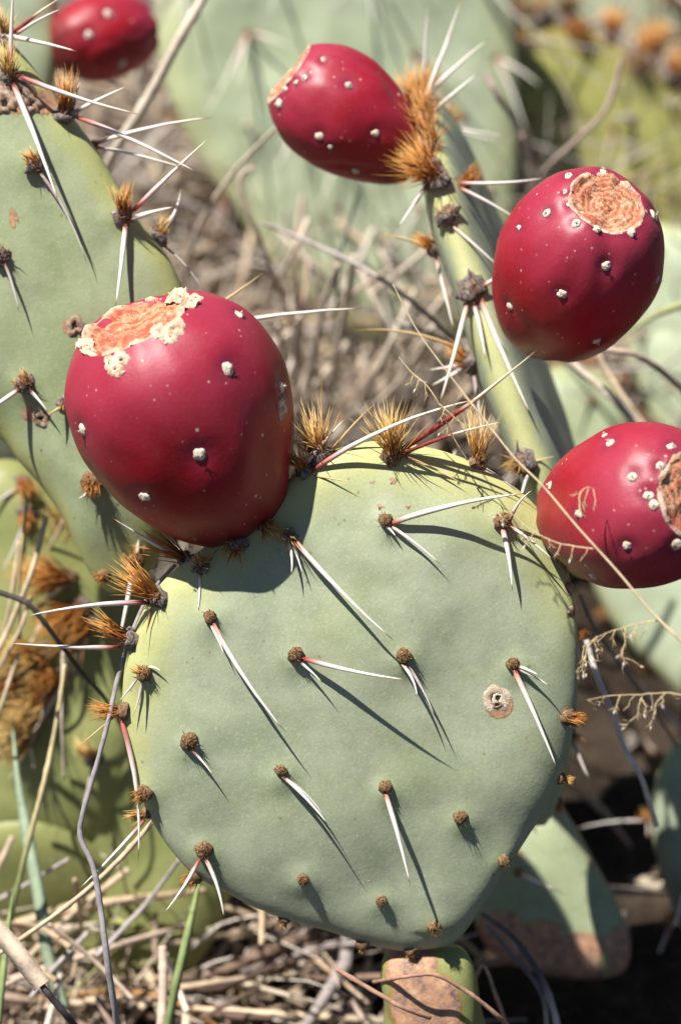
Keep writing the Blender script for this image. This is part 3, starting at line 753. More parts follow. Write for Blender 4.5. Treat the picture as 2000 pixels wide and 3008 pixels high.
o2, p0, ex, ey, ez = px_outline([(250,1330),(330,1310),(420,1420),(520,1650),(560,1900),(500,2150),(380,2280),(220,2250),(120,2080),(110,1800),(160,1520)], W(330, 1800, 0.805), n2, False)
PLb = make_pad(left, M['pado'], o2, p0, ex, ey, ez, T=0.010, m=3.5, NT_=90, NR=24, seed=13, name='pad', label='olive lower pad in the grass')

# =================================================================== edge-on plant at the right with two fruits
edge = empty('prickly_pear_plant', gpoint(1330, 1500, D0 + 0.17))
tag(edge, 'prickly pear pad seen edge on, shaggy orange tufts along its rim, carrying two red fruits', 'cactus', 'prickly pear plants')
A = W(1245, 1130, 0.712); B = W(1000, 415, 0.722)
ey = (B - A).normalized()
vv = camv(0.02, 0.44, -0.90); ex = (vv - ey * vv.dot(ey)).normalized(); ez = ex.cross(ey)
if ez.dot(CR) < 0: flip = True
ez = ez if ez.dot(CR) > 0 else -ez
LE = (B - A).length
o2 = [Vector(p) for p in ((0.004, 0.0), (0.001, 0.02), (0.0, 0.045), (0.001, 0.065), (0.003, LE * 0.97), (0.010, LE * 1.10), (0.021, LE * 1.23), (0.036, LE * 1.34), (0.054, LE * 1.39), (0.073, LE * 1.34), (0.088, LE * 1.14), (0.093, LE * 0.85), (0.088, 0.045), (0.080, 0.02), (0.068, -0.006), (0.052, -0.022), (0.03, -0.024), (0.013, -0.014))]
ar = sum(o2[i].x * o2[(i + 1) % len(o2)].y - o2[(i + 1) % len(o2)].x * o2[i].y for i in range(len(o2)))
if ar < 0: o2.reverse()
PE = make_pad(edge, M['pade'], o2, A, ex, ey, ez, T=0.0078, m=5.0, NT_=150, NR=46, lump=0.0009, seed=21, label='pad seen edge on with yellow green rim')
areole(PE, 1086, 668, 38, style='grey', tuft=(30, 30, 0.1, -0.3, 1.1, 'gl_orange'), mode='pt', spines=[(1008, 940, 30, 14, S, 0.01, -0.2, 0.9), (1118, 832, 45, 13, S, 0.02, 0.2, 0.9), (1229, 970, 55, 16, S, -0.01, 0.7, 0.7), (1168, 815, 20, 9, 'sp_grey', 0.02, 0.5, 0.9), (1162, 627, 20, 11, 'sp_pink', 0.01, 0.9, -0.2), (1078, 615, 40, 16, 'sp_grey', 0.03, 0, -0.6)])
areole(PE, 1090, 832, 30, style='grey', tuft=(90, 70, -0.55, -0.85, 0.6, 'gl_orange'), mode='pt', spines=[(820, 761, 60, 10, 'sp_tan', -0.07, -0.6, -1.0), (989, 890, 40, 11, S, 0.01, -0.5, 0.5), (982, 853, 20, 9, S, 0.01, -0.8, 0.2), (1112, 1060, 40, 11, 'sp_grey', 0.02, 0.3, 0.9)])
areole(PE, 1206, 1062, 34, style='grey', tuft=(45, 60, -0.2, 0.2, 1.2, 'gl_gold'), mode='pt', spines=[(1194, 1178, 60, 9, S, -0.04, 0.8, 0.4), (1190, 1010, 40, 13, 'sp_grey', 0.02, -0.3, -0.6), (1280, 1050, 20, 6, 'sp_tan', 0.0, 0.8, 0)])
areole(PE, 1028, 498, 30, style='grey', tuft=(34, 36, 0, -0.6, 1.1, 'gl_gold'), mode='pt', spines=[(1152, 618, 20, 9, S, 0.01, 0.5, 0.9)])
areole(PE, 1000, 578, 24, style='grey', tuft=(55, 75, -1, -0.3, 0.55, 'gl_orange'), mode='pt', spines=[(880, 541, 40, 12, 'sp_tan', -0.06, -0.2, 0.4), (1047, 768, 30, 11, S, 0.0, 0, 1.0)])
areole(PE, 1006, 418, 34, style='grey', tuft=(130, 135, -0.85, -0.35, 0.9, 'gl_orange'), mode='pt', spines=[(914, 526, 60, 11, S, 0.01, -0.8, 0.6), (1262, 408, 20, 10, S, -0.03, 1.8, 0.3), (1200, 512, 10, 10, S, 0.02, 1.8, 0.7)])
areole(PE, 1060, 425, 26, style='dry', tuft=(70, 65, 0.5, -0.6, 0.8, 'gl_orange'), mode='pt')
def rim_tuft(P, q2, n, ln, sp=(), kind='gl_orange', r=26, d=(-0.4, 0.4)):
    w0 = P.org + P.ex * q2[0] + P.ey * q2[1]
    loc, nor, _, _ = P.bvh.find_nearest(w0); nor = (w0 - P.center).normalized()
    a = MB(); dome(a, loc, nor, r * UD, r * UD, rough=0.4); a.build('areole', M['woolg'], P.o)
    t = MB(); bristles(t, loc, nor, nor * 0.45 + camv(d[0], d[1], 0.35), n, ln * UD * 1.15, 1.05, 0.00019, r * UD * 0.9)
    t.build('bristle_tuft', M[kind], P.o, kind='stuff')
    for s in sp:
        tip = W(s[0], s[1], depth_of(loc) - s[2] * UD); spine(P, loc, tip, s[3] * UD, s[4], 0.015)
rim_tuft(PE, (0.007, LE * 1.06), 110, 100, d=(-0.6, 0.2))
rim_tuft(PE, (0.012, LE * 1.13), 80, 85, d=(0.3, 0.5))
rim_tuft(PE, (0.016, LE * 1.18), 120, 110, d=(-0.6, 0.45))
rim_tuft(PE, (0.022, LE * 1.25), 90, 90, [(745, 154, 90, 15, S), (752, 165, 70, 13, S), (1106, 165, 0, 14, S)], d=(0.15, 0.7))
rim_tuft(PE, (0.030, LE * 1.31), 110, 100, [(1065, -10, 0, 13, S), (1050, 60, 0, 10, 'sp_grey')], d=(-0.5, 0.4))
rim_tuft(PE, (0.040, LE * 1.37), 90, 95, [(1130, 85, 0, 13, S), (985, 0, 0, 12, 'sp_grey')], d=(0.2, 0.8))
rim_tuft(PE, (0.056, LE * 1.40), 60, 80, d=(-0.3, 0.8))
rim_tuft(PE, (0.074, LE * 1.34), 60, 70, [(1165, 315, 0, 10, S), (1155, 330, 0, 9, S)], d=(0.5, 0.5))
MIDP = [(0, .30), (.06, .46), (.15, .62), (.28, .79), (.42, .92), (.56, 1.0), (.70, .99), (.82, .92), (.91, .80), (.97, .68), (1.0, .60)]
FM = fruit(edge, 955, 385, 0.742, 668, 172, 0.735, 138, MIDP, seed=3, label='slightly blurred red fruit beside the shaggy orange tufts', nubs=[(640, 240, 15), (735, 315, 12), (818, 397, 11), (866, 307, 11), (803, 195, 11), (700, 178, 10), (640, 305, 9), (655, 205, 9), (745, 135, 8), (760, 340, 7), (680, 190, 8)], nubr=10, depth=0.08, crease=0.05)
FU = fruit(edge, 1250, 772, 0.716, 1396, 468, 0.672, 191, [(0, .34), (.06, .54), (.14, .70), (.25, .84), (.38, .94), (.50, 1.0), (.62, .995), (.74, .94), (.84, .84), (.92, .71), (.97, .59), (1.0, .47)], seed=4, label='red fruit with round ringed scar on top', nubs=[(1257, 489), (1396, 613, 13), (1293, 679, 13), (1172, 707, 11), (1326, 513, 12), (1375, 528, 10), (1456, 536, 12), (1507, 495, 15), (1516, 645, 11), (1375, 788, 12), (1226, 815, 11), (1308, 402, 11), (1389, 392, 11), (1474, 425, 11), (1192, 524, 8), (1300, 440, 7), (1312, 470, 8)], nubr=12, depth=0.07)
n2 = camv(0.1, -0.1, 0.99).normalized()
o2, p0, ex, ey, ez = px_outline([(880,1180),(940,1120),(1040,1115),(1150,1160),(1250,1220),(1300,1300),(1320,1450),(1325,1600),(1300,1760),(1270,1880),(1230,1900),(1200,1820),(1170,1680),(1135,1500),(1075,1360),(990,1260)], W(1150, 1400, 0.748), n2, False)
PEb = make_pad(edge, M['pade'], o2, p0, ex, ey, ez, T=0.010, m=3.5, NT_=90, NR=24, seed=23, label='unseen lower pad shaped to cast shade, behind the front pad')  # hidden by the front pad; outline shaped to block sun at the lower right
auto_areoles(PEb, 0.026, 3, face=False, rim_tufts=12, nsp=(0, 1), lenr=(0.012, 0.02))

o2, p0, ex, ey, ez = px_outline([(850,1230),(900,1130),(1000,1105),(1110,1120),(1220,1200),(1290,1300),(1320,1450),(1325,1650),(1290,1850),(1220,1980),(1130,1990),(1060,1880),(1010,1700),(960,1500)], W(1150, 1500, 0.832), camv(0.0, -0.25, 0.97).normalized(), False)
PEc = make_pad(edge, M['pade'], o2, p0, ex, ey, ez, T=0.010, m=3.5, NT_=90, NR=24, seed=25, label='unseen pad added to shade the soil')  # unseen extra pad, added as a shade caster for the lower right ground
# =================================================================== background plants
def back_plant(label, outline, at, n, mat, T, seed, low=None, padlabel=None, corks=(), m=4.0, **kw):
    o2, p0, ex, ey, ez = px_outline(outline, W(*at), camv(*n), False)
    cx = sum(p[0] for p in outline) / len(outline); cy = max(p[1] for p in outline)
    b = W(cx, cy, at[2]); pl = empty('prickly_pear_plant', Vector((b.x, b.y + 0.01, ground_z(b.x, b.y))))
    tag(pl, label, 'cactus', 'prickly pear plants')
    P = make_pad(pl, M[mat], o2, p0, ex, ey, ez, T=T, m=m, NT_=120, NR=30, lump=0.0016, seed=seed, corks=corks, label=padlabel, **kw)
    # joint below, down into the soil
    bot = P.org + P.ex * P.c.x + P.ey * min(p.y for p in P.O)
    zb = bot.z; gz = ground_z(bot.x, bot.y)
    if zb > gz + 0.03:
        H = zb - gz + 0.02
        j = [Vector((math.cos(a) * (0.032 if math.sin(a) > 0 else 0.042), math.sin(a) * (H / 2 + 0.008))) for a in [2 * math.pi * k / 20 for k in range(20)]]
        ezz = Vector((P.n.x, P.n.y, 0)).normalized(); exx = Vector((0, 0, 1)).cross(ezz).normalized() * -1
        eyy = Vector((0, 0, 1))
        if exx.cross(eyy).dot(ezz) < 0: exx = -exx
        make_pad(pl, M[mat], j, Vector((bot.x, bot.y, zb - H / 2 + 0.006)), exx, eyy, ezz, T=0.010, m=3.0, NT_=60, NR=16, seed=seed + 1)
    return pl, P
b1, PB = back_plant('tall pale sage green prickly pear pad out of focus behind the shaggy orange tufts', [(480,-260),(385,-120),(360,60),(390,220),(470,380),(545,480),(600,580),(690,680),(800,760),(930,800),(1060,790),(1140,700),(1180,520),(1190,250),(1180,0),(1130,-200),(1000,-330),(720,-360)], (800, 300, 1.02), (0.0, -0.10, 0.99), 'padp', 0.010, 31, padlabel='large pale pad')
auto_areoles(PB, 0.034, 5, nsp=(1, 3), r=13, tuft=(9, 34), rim_tufts=16, lenr=(0.025, 0.055), down=0.9)
b2, PY = back_plant('yellow green prickly pear pad with dark corky rim and rusty tufts', [(1150,60),(1185,48),(1240,40),(1290,45),(1350,62),(1400,90),(1450,120),(1510,150),(1580,215),(1680,380),(1740,600),(1640,800),(1450,830),(1290,720),(1190,560),(1140,350),(1130,150)], (1400, 400, 1.07), (0.10, -0.05, 0.99), 'pady', 0.010, 33, corks=[(1170,60,48),(1240,38,42),(1310,42,44),(1390,72,46),(1460,105,46),(1530,150,50),(1600,225,50),(1140,160,40),(1330,120,22),(1450,170,24),(1360,480,20),(1270,420,16)])
auto_areoles(PY, 0.036, 8, nsp=(0, 1), r=14, tuft=(16, 40), rim_tufts=26, lenr=(0.015, 0.03))
for (x, y, n_, ln, dx, dy, kd) in ((1180, 62, 150, 95, -0.2, -0.8, 'gl_orange'), (1165, 120, 120, 80, 0.2, 1, 'gl_brown'), (1240, 46, 110, 70, 0, -1, 'gl_brown'), (1300, 48, 170, 110, 0, -0.6, 'gl_brown'), (1318, 60, 150, 90, 0.2, 0.8, 'gl_orange'), (1400, 90, 140, 90, 0, -1, 'gl_orange'), (1455, 130, 150, 100, 0, 1, 'gl_brown'), (1500, 140, 180, 120, 0.1, -1, 'gl_orange'), (1545, 180, 120, 80, 0, -1, 'gl_orange')):
    areole(PY, x, y, 40, style='grey', brad=0.00032, tuft=(n_, ln * 1.3, dx, dy, 0.8, kd), mode='pt')
b10, PW = back_plant('grey green pad far behind the corky rimmed yellow green pad', [(1150,-520),(1350,-560),(1560,-500),(1720,-350),(1760,-100),(1680,80),(1500,150),(1280,130),(1120,0),(1060,-250)], (1400, -100, 1.125), (0.0, 0.0, 1.0), 'pade', 0.012, 61)
b3, PO = back_plant('olive prickly pear pad in blurred grass with shaggy rust coloured bristles', [(-150,1180),(-60,1080),(40,1060),(120,1130),(200,1250),(300,1400),(350,1560),(330,1760),(260,1900),(120,1960),(-20,1930),(-140,1800),(-200,1500)], (120, 1500, 0.80), (-0.05, -0.05, 0.99), 'pado', 0.011, 37)
for (x, y, n_, ln, dx, dy) in ((230, 1180, 150, 90, -0.5, 0.3), (215, 1440, 150, 100, -0.6, 0.3), (40, 1560, 150, 90, -0.5, 0.3), (120, 1600, 200, 100, -0.6, 0.3), (190, 1230, 120, 90, -0.5, 0.2), (165, 1330, 200, 120, -0.9, 0.0), (170, 1400, 160, 100, -0.7, 0.4), (110, 1500, 200, 130, -0.9, 0.0), (140, 1560, 160, 100, -0.8, 0.1), (95, 1650, 200, 110, -0.7, 0.3), (80, 1700, 140, 90, -0.6, 0.5), (215, 1745, 90, 55, -0.3, -0.5), (45, 1110, 100, 60, 0.3, 0.6), (60, 1180, 60, 50, 0, 1)):
    areole(PO, x + U(-12, 12), y, 26, brad=0.00030, style='grey', tuft=(int(n_ * 0.62), ln * U(1.2, 1.9), dx, dy, 0.62, random.choice(['gl_orange', 'gl_orange', 'gl_gold'])), mode='pt', spines=[(x - 60 + U(-60, 60), y + 120 + U(-60, 60), 60, 10, random.choice(['sp_white', 'sp_grey']), 0.03)])
b3b, PQ = back_plant('dull green prickly pear pad low behind the tall dry culms', [(150,1500),(260,1480),(360,1600),(420,1800),(440,1990),(380,2120),(250,2170),(120,2100),(60,1930),(80,1700)], (250, 1850, 0.83), (0.05, 0.12, 0.985), 'pado', 0.010, 39)
auto_areoles(PQ, 0.03, 9, nsp=(0, 2), r=13, tuft=(12, 40), rim_tufts=14)
b4, PR = back_plant('sunlit dusty green pad with flaking brown base in deep shadow', [(1180,1850),(1240,1810),(1300,1870),(1360,1970),(1420,2080),(1450,2170),(1430,2240),(1330,2255),(1200,2230),(1120,2180),(1080,2060),(1110,1930)], (1280, 2050, 0.808), (0.05, 0.10, 0.98), 'padd', 0.010, 41, corks=[(1150,2150,70),(1240,2170,70),(1330,2190,60),(1420,2170,50),(1200,2220,80),(1320,2250,80),(1180,1965,16),(1360,1985,18),(1430,2215,50)])
auto_areoles(PR, 0.04, 12, nsp=(0, 1), r=12, tuft=(8, 22))
b5, PS = back_plant('dark green pad half in shade, low beyond the flaking brown pad', [(1520,1760),(1580,1700),(1680,1740),(1760,1900),(1760,2080),(1680,2190),(1590,2160),(1530,2040),(1500,1890)], (1600, 1900, 0.83), (-0.3, -0.2, 0.93), 'pade', 0.010, 43)
auto_areoles(PS, 0.03, 14, nsp=(0, 1), r=13, tuft=(10, 40), rim_tufts=10, lenr=(0.025, 0.05))
b6, PT = back_plant('blurred green prickly pear pad beyond the spiny pad, one red fruit on its rim', [(-250,-200),(-120,-260),(20,-200),(110,-80),(135,60),(120,220),(40,400),(-100,500),(-250,420),(-330,200),(-320,-60)], (-80, 100, 0.855), (0.0, -0.05, 0.99), 'padp', 0.009, 45)
auto_areoles(PT, 0.034, 15, nsp=(0, 1), r=12, tuft=(8, 30), rim_tufts=14)
FT = fruit(b6, 122, 112, 0.852, 345, 62, 0.862, 98, [(0, .42), (.06, .62), (.15, .80), (.28, .93), (.42, 1.0), (.58, 1.0), (.72, .95), (.84, .86), (.93, .73), (1.0, .6)], seed=6, label='blurred red fruit', nubs=[(178, 180), (285, 148), (205, 80), (250, 30)], nubr=13, depth=0.08, crease=0.02)
b7, PV = back_plant('yellowish green pad low in shadow behind the ringed fruit', [(1230,880),(1300,840),(1400,870),(1450,960),(1440,1100),(1380,1220),(1290,1240),(1220,1160),(1200,1000)], (1320, 1000, 0.965), (0.0, 0.1, 0.99), 'padd', 0.010, 47)
auto_areoles(PV, 0.03, 16, nsp=(0, 2), r=14, tuft=(14, 45), rim_tufts=12)
b8, PX = back_plant('grey green pad beyond the right edge, partly hidden by the fruit', [(1440,560),(1560,520),(1700,620),(1760,820),(1700,1050),(1590,1080),(1490,960),(1430,760)], (1600, 800, 1.02), (-0.2, 0.1, 0.97), 'padp', 0.010, 49)
auto_areoles(PX, 0.034, 17, nsp=(0, 1), r=13, tuft=(12, 40), rim_tufts=12)
b9, PZ = back_plant('green pad tucked between the edge on pad and the lower right fruit', [(1350,1270),(1450,1220),(1600,1240),(1740,1360),(1760,1560),(1660,1680),(1520,1560),(1400,1420)], (1540, 1400, 0.95), (-0.1, 0.1, 0.99), 'padp', 0.010, 51)
auto_areoles(PZ, 0.034, 18, nsp=(0, 1), r=13, tuft=(10, 40), rim_tufts=10)

# =================================================================== dry stalks, twigs, grass
STRAW = (0.62, 0.48, 0.33); PALE = (0.68, 0.58, 0.46); GREY = (0.27, 0.245, 0.25); DARK = (0.085, 0.07, 0.065); GREENB = (0.26, 0.33, 0.13); BLUEG = (0.32, 0.40, 0.27); PINK = (0.42, 0.24, 0.17); SILV = (0.46, 0.41, 0.38)
def spline3(P, n):
    out = []; m = len(P)
    for i in range(m - 1):
        p0, p1, p2, p3 = P[max(0, i - 1)], P[i], P[i + 1], P[min(m - 1, i + 2)]
        for k in range(n):
            t = k / n
            out.append(0.5 * ((2 * p1) + (p2 - p0) * t + (2 * p0 - 5 * p1 + 4 * p2 - p3) * t * t + (3 * p1 - p0 - 3 * p2 + p3) * t ** 3))
    out.append(P[-1]); return out
def stalk(name, label, cat, pts, w0, w1, col, group=None, col2=None, nodes=True, flat=False):
    P = spline3([W(*p) for p in pts], 9)
    n = len(P); rad = []
    sc = sum(p[2] for p in pts) / len(pts) * KPX
    for i in range(n):
        t = i / (n - 1); r = (w0 + (w1 - w0) * t) * 0.5 * sc
        r *= 1 + 0.12 * noise.noise(Vector((i * 0.35, w0, pts[0][0] * 0.01)))
        if nodes and (i % 13) == 6: r *= 1.22
        rad.append(max(r, 0.00008))
    P = [p + rvec() * sc * min(w0, 10) * 0.04 for p in P]
    mb = MB()
    def cf(t):
        tq = smooth(0.45, 0.75, t)
        c = col if col2 is None else tuple(a + (b - a) * tq for a, b in zip(col, col2))
        k = 1 + 0.22 * noise.noise(Vector((t * 9, w0, pts[0][1] * 0.02)))
        return tuple(min(0.85, x * k) for x in c)
    mb.tube(P, rad, 7, col=cf)
    return tag(mb.build(name, M['stalk']), label, cat, group)
stalk('dry_straw', 'thick pale straw stem leaning behind the spiny left pad', 'dry stem', [(490,-40,0.80),(420,80,0.80),(340,230,0.81),(260,360,0.82),(200,520,0.86),(160,700,0.93)], 22, 26, PALE)
stalk('dry_twig', 'slender grey twig slanting across the brown litter toward the edge on pad', 'twig', [(600,512,0.80),(700,552,0.80),(820,608,0.79),(930,680,0.785),(1010,750,0.785),(1080,830,0.80),(1130,960,0.86)], 9, 13, SILV)
stalk('dry_twig', 'short grey broken twig beneath the slanting slender twig', 'twig', [(905,738,0.80),(960,758,0.80),(1030,790,0.80),(1080,850,0.83),(1100,960,0.88)], 9, 12, SILV)
stalk('dry_straw', 'bent tan stem hooked at its top, rising from the litter', 'dry stem', [(590,385,0.84),(560,400,0.84),(552,435,0.84),(590,530,0.845),(640,660,0.86),(690,800,0.90),(720,950,0.97)], 9, 15, (0.52, 0.41, 0.33))
stalk('dry_straw', 'thin pale stem joining the red fruit beside the orange tufts to the litter', 'dry stem', [(640,290,0.80),(590,340,0.81),(540,395,0.82),(470,500,0.84),(430,620,0.88),(420,760,0.97)], 8, 13, PALE)
TANG = 'upright stems standing in the litter'
for k, (a, b_, c_, w) in enumerate((((778, 610), (738, 740), (700, 980), 13), ((815, 590), (790, 740), (748, 960), 15), ((690, 730), (680, 830), (690, 960), 11), ((640, 750), (655, 850), (640, 960), 12), ((1000, 750), (915, 850), (820, 985), 12), ((985, 780), (900, 900), (760, 1010), 13), ((1010, 800), (1005, 900), (990, 1010), 14), ((745, 680), (715, 830), (660, 985), 10))):
    stalk('dry_straw', 'pale dry stem standing upright in the litter behind the front pad', 'dry stem', [(*a, 0.82 + 0.006 * k), (*b_, 0.85 + 0.006 * k), (*c_, 0.90)], w * 1.0, w * 1.25, random.choice([PALE, (0.62, 0.56, 0.50), (0.60, 0.50, 0.41)]), TANG)
stalk('dry_straw', 'dark green thin stem running down behind the blurred fruit', 'stem', [(835,420,0.85),(805,510,0.85),(780,610,0.85),(775,720,0.88),(770,900,0.97)], 9, 9, (0.11, 0.14, 0.10))
stalk('dry_twig', 'brownish twig crossing the yellow green pad', 'twig', [(1430,140,0.86),(1395,250,0.86),(1330,320,0.86),(1250,400,0.87),(1180,520,0.92),(1150,640,1.0)], 13, 12, (0.36, 0.28, 0.22))
stalk('dry_twig', 'knobbly grey brown twig between the pale pad and yellow green pad', 'twig', [(1120,170,0.85),(1145,220,0.85),(1190,290,0.86),(1215,350,0.87),(1260,470,0.95)], 15, 10, (0.42, 0.32, 0.28))
stalk('dry_straw', 'arching pinkish tan stem behind the ringed fruit', 'dry stem', [(1350,790,0.78),(1400,805,0.77),(1470,820,0.77),(1540,870,0.78),(1600,940,0.80),(1650,1100,0.88)], 15, 15, (0.50, 0.38, 0.29))
stalk('dry_straw', 'broad straw stem slanting down onto the lower right fruit', 'dry stem', [(1250,760,0.79),(1310,830,0.79),(1390,900,0.79),(1450,960,0.79),(1520,1060,0.80),(1600,1200,0.86)], 18, 22, PALE)
stalk('dry_straw', 'thin straw stem crossing the broad straw stem above the fruit', 'dry stem', [(1350,760,0.80),(1400,860,0.80),(1460,950,0.80),(1510,1020,0.81),(1560,1150,0.88)], 13, 14, STRAW)
stalk('dry_twig', 'kinked dark grey twig hanging down along the left rim of the front pad', 'twig', [(405,1300,0.688),(345,1370,0.687),(300,1470,0.684),(270,1570,0.682),(248,1670,0.68),(215,1790,0.68),(190,1880,0.68),(187,1930,0.68),(215,1995,0.68),(232,2090,0.68),(250,2230,0.68),(272,2370,0.69),(285,2480,0.715),(295,2640,0.78)], 9, 17, (0.33, 0.30, 0.30), nodes=False)
stalk('dark_twig', 'blackish twig bent like an elbow among the rust coloured bristles', 'twig', [(-60,1345,0.715),(0,1365,0.715),(45,1380,0.715),(75,1400,0.715),(130,1470,0.72),(190,1550,0.73),(250,1620,0.745),(330,1760,0.79)], 15, 9, DARK)
stalk('dry_straw', 'long straw coloured stem sloping under the left rim of the front pad', 'dry stem', [(352,1893,0.70),(270,1985,0.70),(170,2075,0.70),(60,2155,0.70),(-30,2215,0.70),(-140,2290,0.72)], 12, 11, STRAW)
stalk('dry_straw', 'short dark stem carrying the pale broad dry leaf', 'dry stem', [(92,2262,0.662),(120,2298,0.663),(175,2365,0.67),(240,2460,0.70),(270,2560,0.75)], 15, 17, (0.10, 0.08, 0.085), nodes=False)
stalk('dry_straw', 'tan stem lying level in the litter at the lower left', 'dry stem', [(-60,2290,0.77),(30,2255,0.77),(120,2225,0.77),(230,2190,0.77),(330,2160,0.78),(440,2130,0.80)], 17, 14, (0.60, 0.46, 0.36))
stalk('dry_straw', 'amber curved stem low among the twigs', 'dry stem', [(90,2300,0.80),(230,2285,0.79),(340,2290,0.785),(450,2330,0.785),(540,2400,0.79)], 12, 12, (0.45, 0.24, 0.09))
stalk('dry_straw', 'thick pale upright stem beside the green blade below the pad', 'dry stem', [(375,2180,0.74),(377,2260,0.738),(372,2370,0.736),(365,2500,0.745),(362,2650,0.78)], 20, 26, (0.60, 0.48, 0.38))
stalk('dry_straw', 'slender straw culm standing in front of the rusty bristles', 'dry stem', [(150,1530,0.745),(135,1640,0.745),(112,1760,0.745),(85,1870,0.745),(55,1990,0.75),(25,2120,0.76),(-10,2330,0.80)], 9, 16, (0.62, 0.52, 0.30), col2=(0.30, 0.34, 0.13))
stalk('dry_straw', 'straw stem leaning left beside the olive pad', 'dry stem', [(108,1190,0.75),(85,1280,0.75),(62,1350,0.75),(20,1450,0.755),(-20,1540,0.76),(-60,1700,0.80)], 13, 13, (0.62, 0.50, 0.33))
stalk('dry_twig', 'reddish thin twig crossing the flaking lower joint', 'twig', [(775,2232,0.685),(830,2265,0.684),(890,2300,0.683),(930,2322,0.683),(990,2345,0.688)], 12, 10, PINK)
stalk('dry_twig', 'curved reddish twig looping over the top of the lower joint', 'twig', [(860,2262,0.705),(930,2250,0.69),(1000,2245,0.688),(1060,2275,0.69),(1110,2310,0.692),(1170,2365,0.70),(1240,2460,0.74)], 9, 11, PINK)
stalk('dry_straw', 'glossy dark to grey stem arching down at the lower right', 'stem', [(1110,2105,0.75),(1160,2140,0.74),(1200,2180,0.735),(1245,2250,0.735),(1275,2330,0.74),(1290,2420,0.75),(1300,2560,0.80)], 12, 17, (0.10, 0.10, 0.12), col2=(0.62, 0.58, 0.56))
stalk('dry_straw', 'second thinner grey stem following the arching stem', 'stem', [(1120,2130,0.76),(1180,2200,0.75),(1230,2260,0.745),(1255,2320,0.745),(1258,2420,0.76),(1260,2540,0.80)], 10, 12, (0.16, 0.15, 0.17), col2=(0.52, 0.48, 0.47))
stalk('dry_twig', 'tan forked twig beside the lower joint', 'twig', [(1085,2280,0.73),(1112,2225,0.73),(1140,2290,0.73),(1165,2370,0.74),(1180,2500,0.78)], 8, 9, (0.50, 0.36, 0.25))
stalk('spent_spine', 'long grey white spine hanging in the shade right of the front pad', 'spine', [(1349,1475,0.722),(1375,1560,0.72),(1405,1630,0.72),(1440,1730,0.725),(1475,1790,0.73),(1510,1900,0.75)], 13, 13, (0.70, 0.66, 0.62))
stalk('dry_twig', 'purplish thin twig in the shadow right of the front pad', 'twig', [(1335,1370,0.76),(1365,1440,0.76),(1420,1520,0.76),(1480,1600,0.77),(1560,1720,0.80)], 9, 8, (0.24, 0.19, 0.18))
rs = random.Random(21)
for k in range(26):
    x = rs.uniform(-40, 470); y = rs.uniform(2020, 2360); a = rs.gauss(-0.35, 0.7); L = rs.uniform(120, 380); d = rs.uniform(0.735, 0.84)
    dx, dy = math.cos(a) * L / 2, math.sin(a) * L / 2; bx, by = rs.uniform(-18, 18), rs.uniform(-18, 18)
    stalk('dry_straw', 'loose dry straw tangled in the grass below the olive pad', 'dry stem', [(x - dx, y - dy, d), (x + bx, y + by, d + 0.006), (x + dx, y + dy, d + rs.uniform(-0.02, 0.03))], rs.uniform(7, 15), rs.uniform(7, 16), rs.choice([STRAW, PALE, (0.52, 0.40, 0.30), (0.45, 0.33, 0.22), (0.60, 0.47, 0.36), SILV]), 'loose straws tangled below the olive pad')
for k in range(9):
    x = rs.uniform(-10, 250); y = rs.uniform(1150, 1950); d = rs.uniform(0.74, 0.79); L = rs.uniform(150, 330); a = 1.9 + rs.gauss(0, 0.35)
    dx, dy = math.cos(a) * L / 2, math.sin(a) * L / 2
    stalk('dry_straw', 'thin dry straw leaning over the olive pad and its rusty bristles', 'dry stem', [(x - dx, y - dy, d), (x + rs.uniform(-14, 14), y, d), (x + dx, y + dy, d + 0.01)], rs.uniform(5, 9), rs.uniform(6, 10), rs.choice([STRAW, PALE, (0.42, 0.36, 0.18)]), 'straws leaning over the olive pad')
for k in range(22):
    x = rs.uniform(520, 1230); y = rs.uniform(560, 930); d = rs.uniform(0.84, 0.95); L = rs.uniform(140, 330); a = 1.75 + rs.gauss(0, 0.6)
    dx, dy = math.cos(a) * L / 2, math.sin(a) * L / 2
    stalk('dry_straw', 'faded stalk lying askew in the litter beyond the front pad', 'dry stem', [(x - dx, y - dy, d), (x + rs.uniform(-20, 20), y, d), (x + dx, y + dy, d + 0.02)], rs.uniform(9, 15), rs.uniform(11, 18), rs.choice([PALE, PALE, (0.70, 0.62, 0.52), (0.60, 0.49, 0.39), (0.48, 0.36, 0.27)]), 'stalks lying askew beyond the front pad')
# flat grass blades
def blade(label, pts, w, col, group=None):
    P = spline3([W(*p) for p in pts], 8); n = len(P); mb = MB(); L = []
    sc = sum(p[2] for p in pts) / len(pts) * KPX
    for i, p in enumerate(P):
        t = i / (n - 1); d = (P[min(i + 1, n - 1)] - P[max(i - 1, 0)]).normalized()
        s = d.cross(CF).normalized(); nn = s.cross(d)
        hw = w * 0.5 * sc * min(1, (1 - t) * 2.2 + 0.03)
        k = 1 + 0.2 * noise.noise(Vector((t * 6, w, pts[0][0])))
        c = tuple(x * k for x in col)
        L.append([mb.add(p - s * hw, col=c), mb.add(p + nn * hw * 0.35, col=c), mb.add(p + s * hw, col=c), mb.add(p + nn * (hw * 0.35 - 0.0002) , col=c)])
    for i in range(n - 1):
        for a in range(4): mb.f.append((L[i][a], L[i][(a + 1) % 4], L[i + 1][(a + 1) % 4], L[i + 1][a]))
    return tag(mb.build('green_grass' if 'dry' not in label else 'dry_leaf_blade', M['stalk']), label, 'grass blade', group)
blade('bluish green grass blade standing left of the straw culm', [(150,2330,0.76),(112,2200,0.76),(90,2060,0.76),(60,1900,0.765),(40,1780,0.77),(28,1640,0.78)], 30, BLUEG)
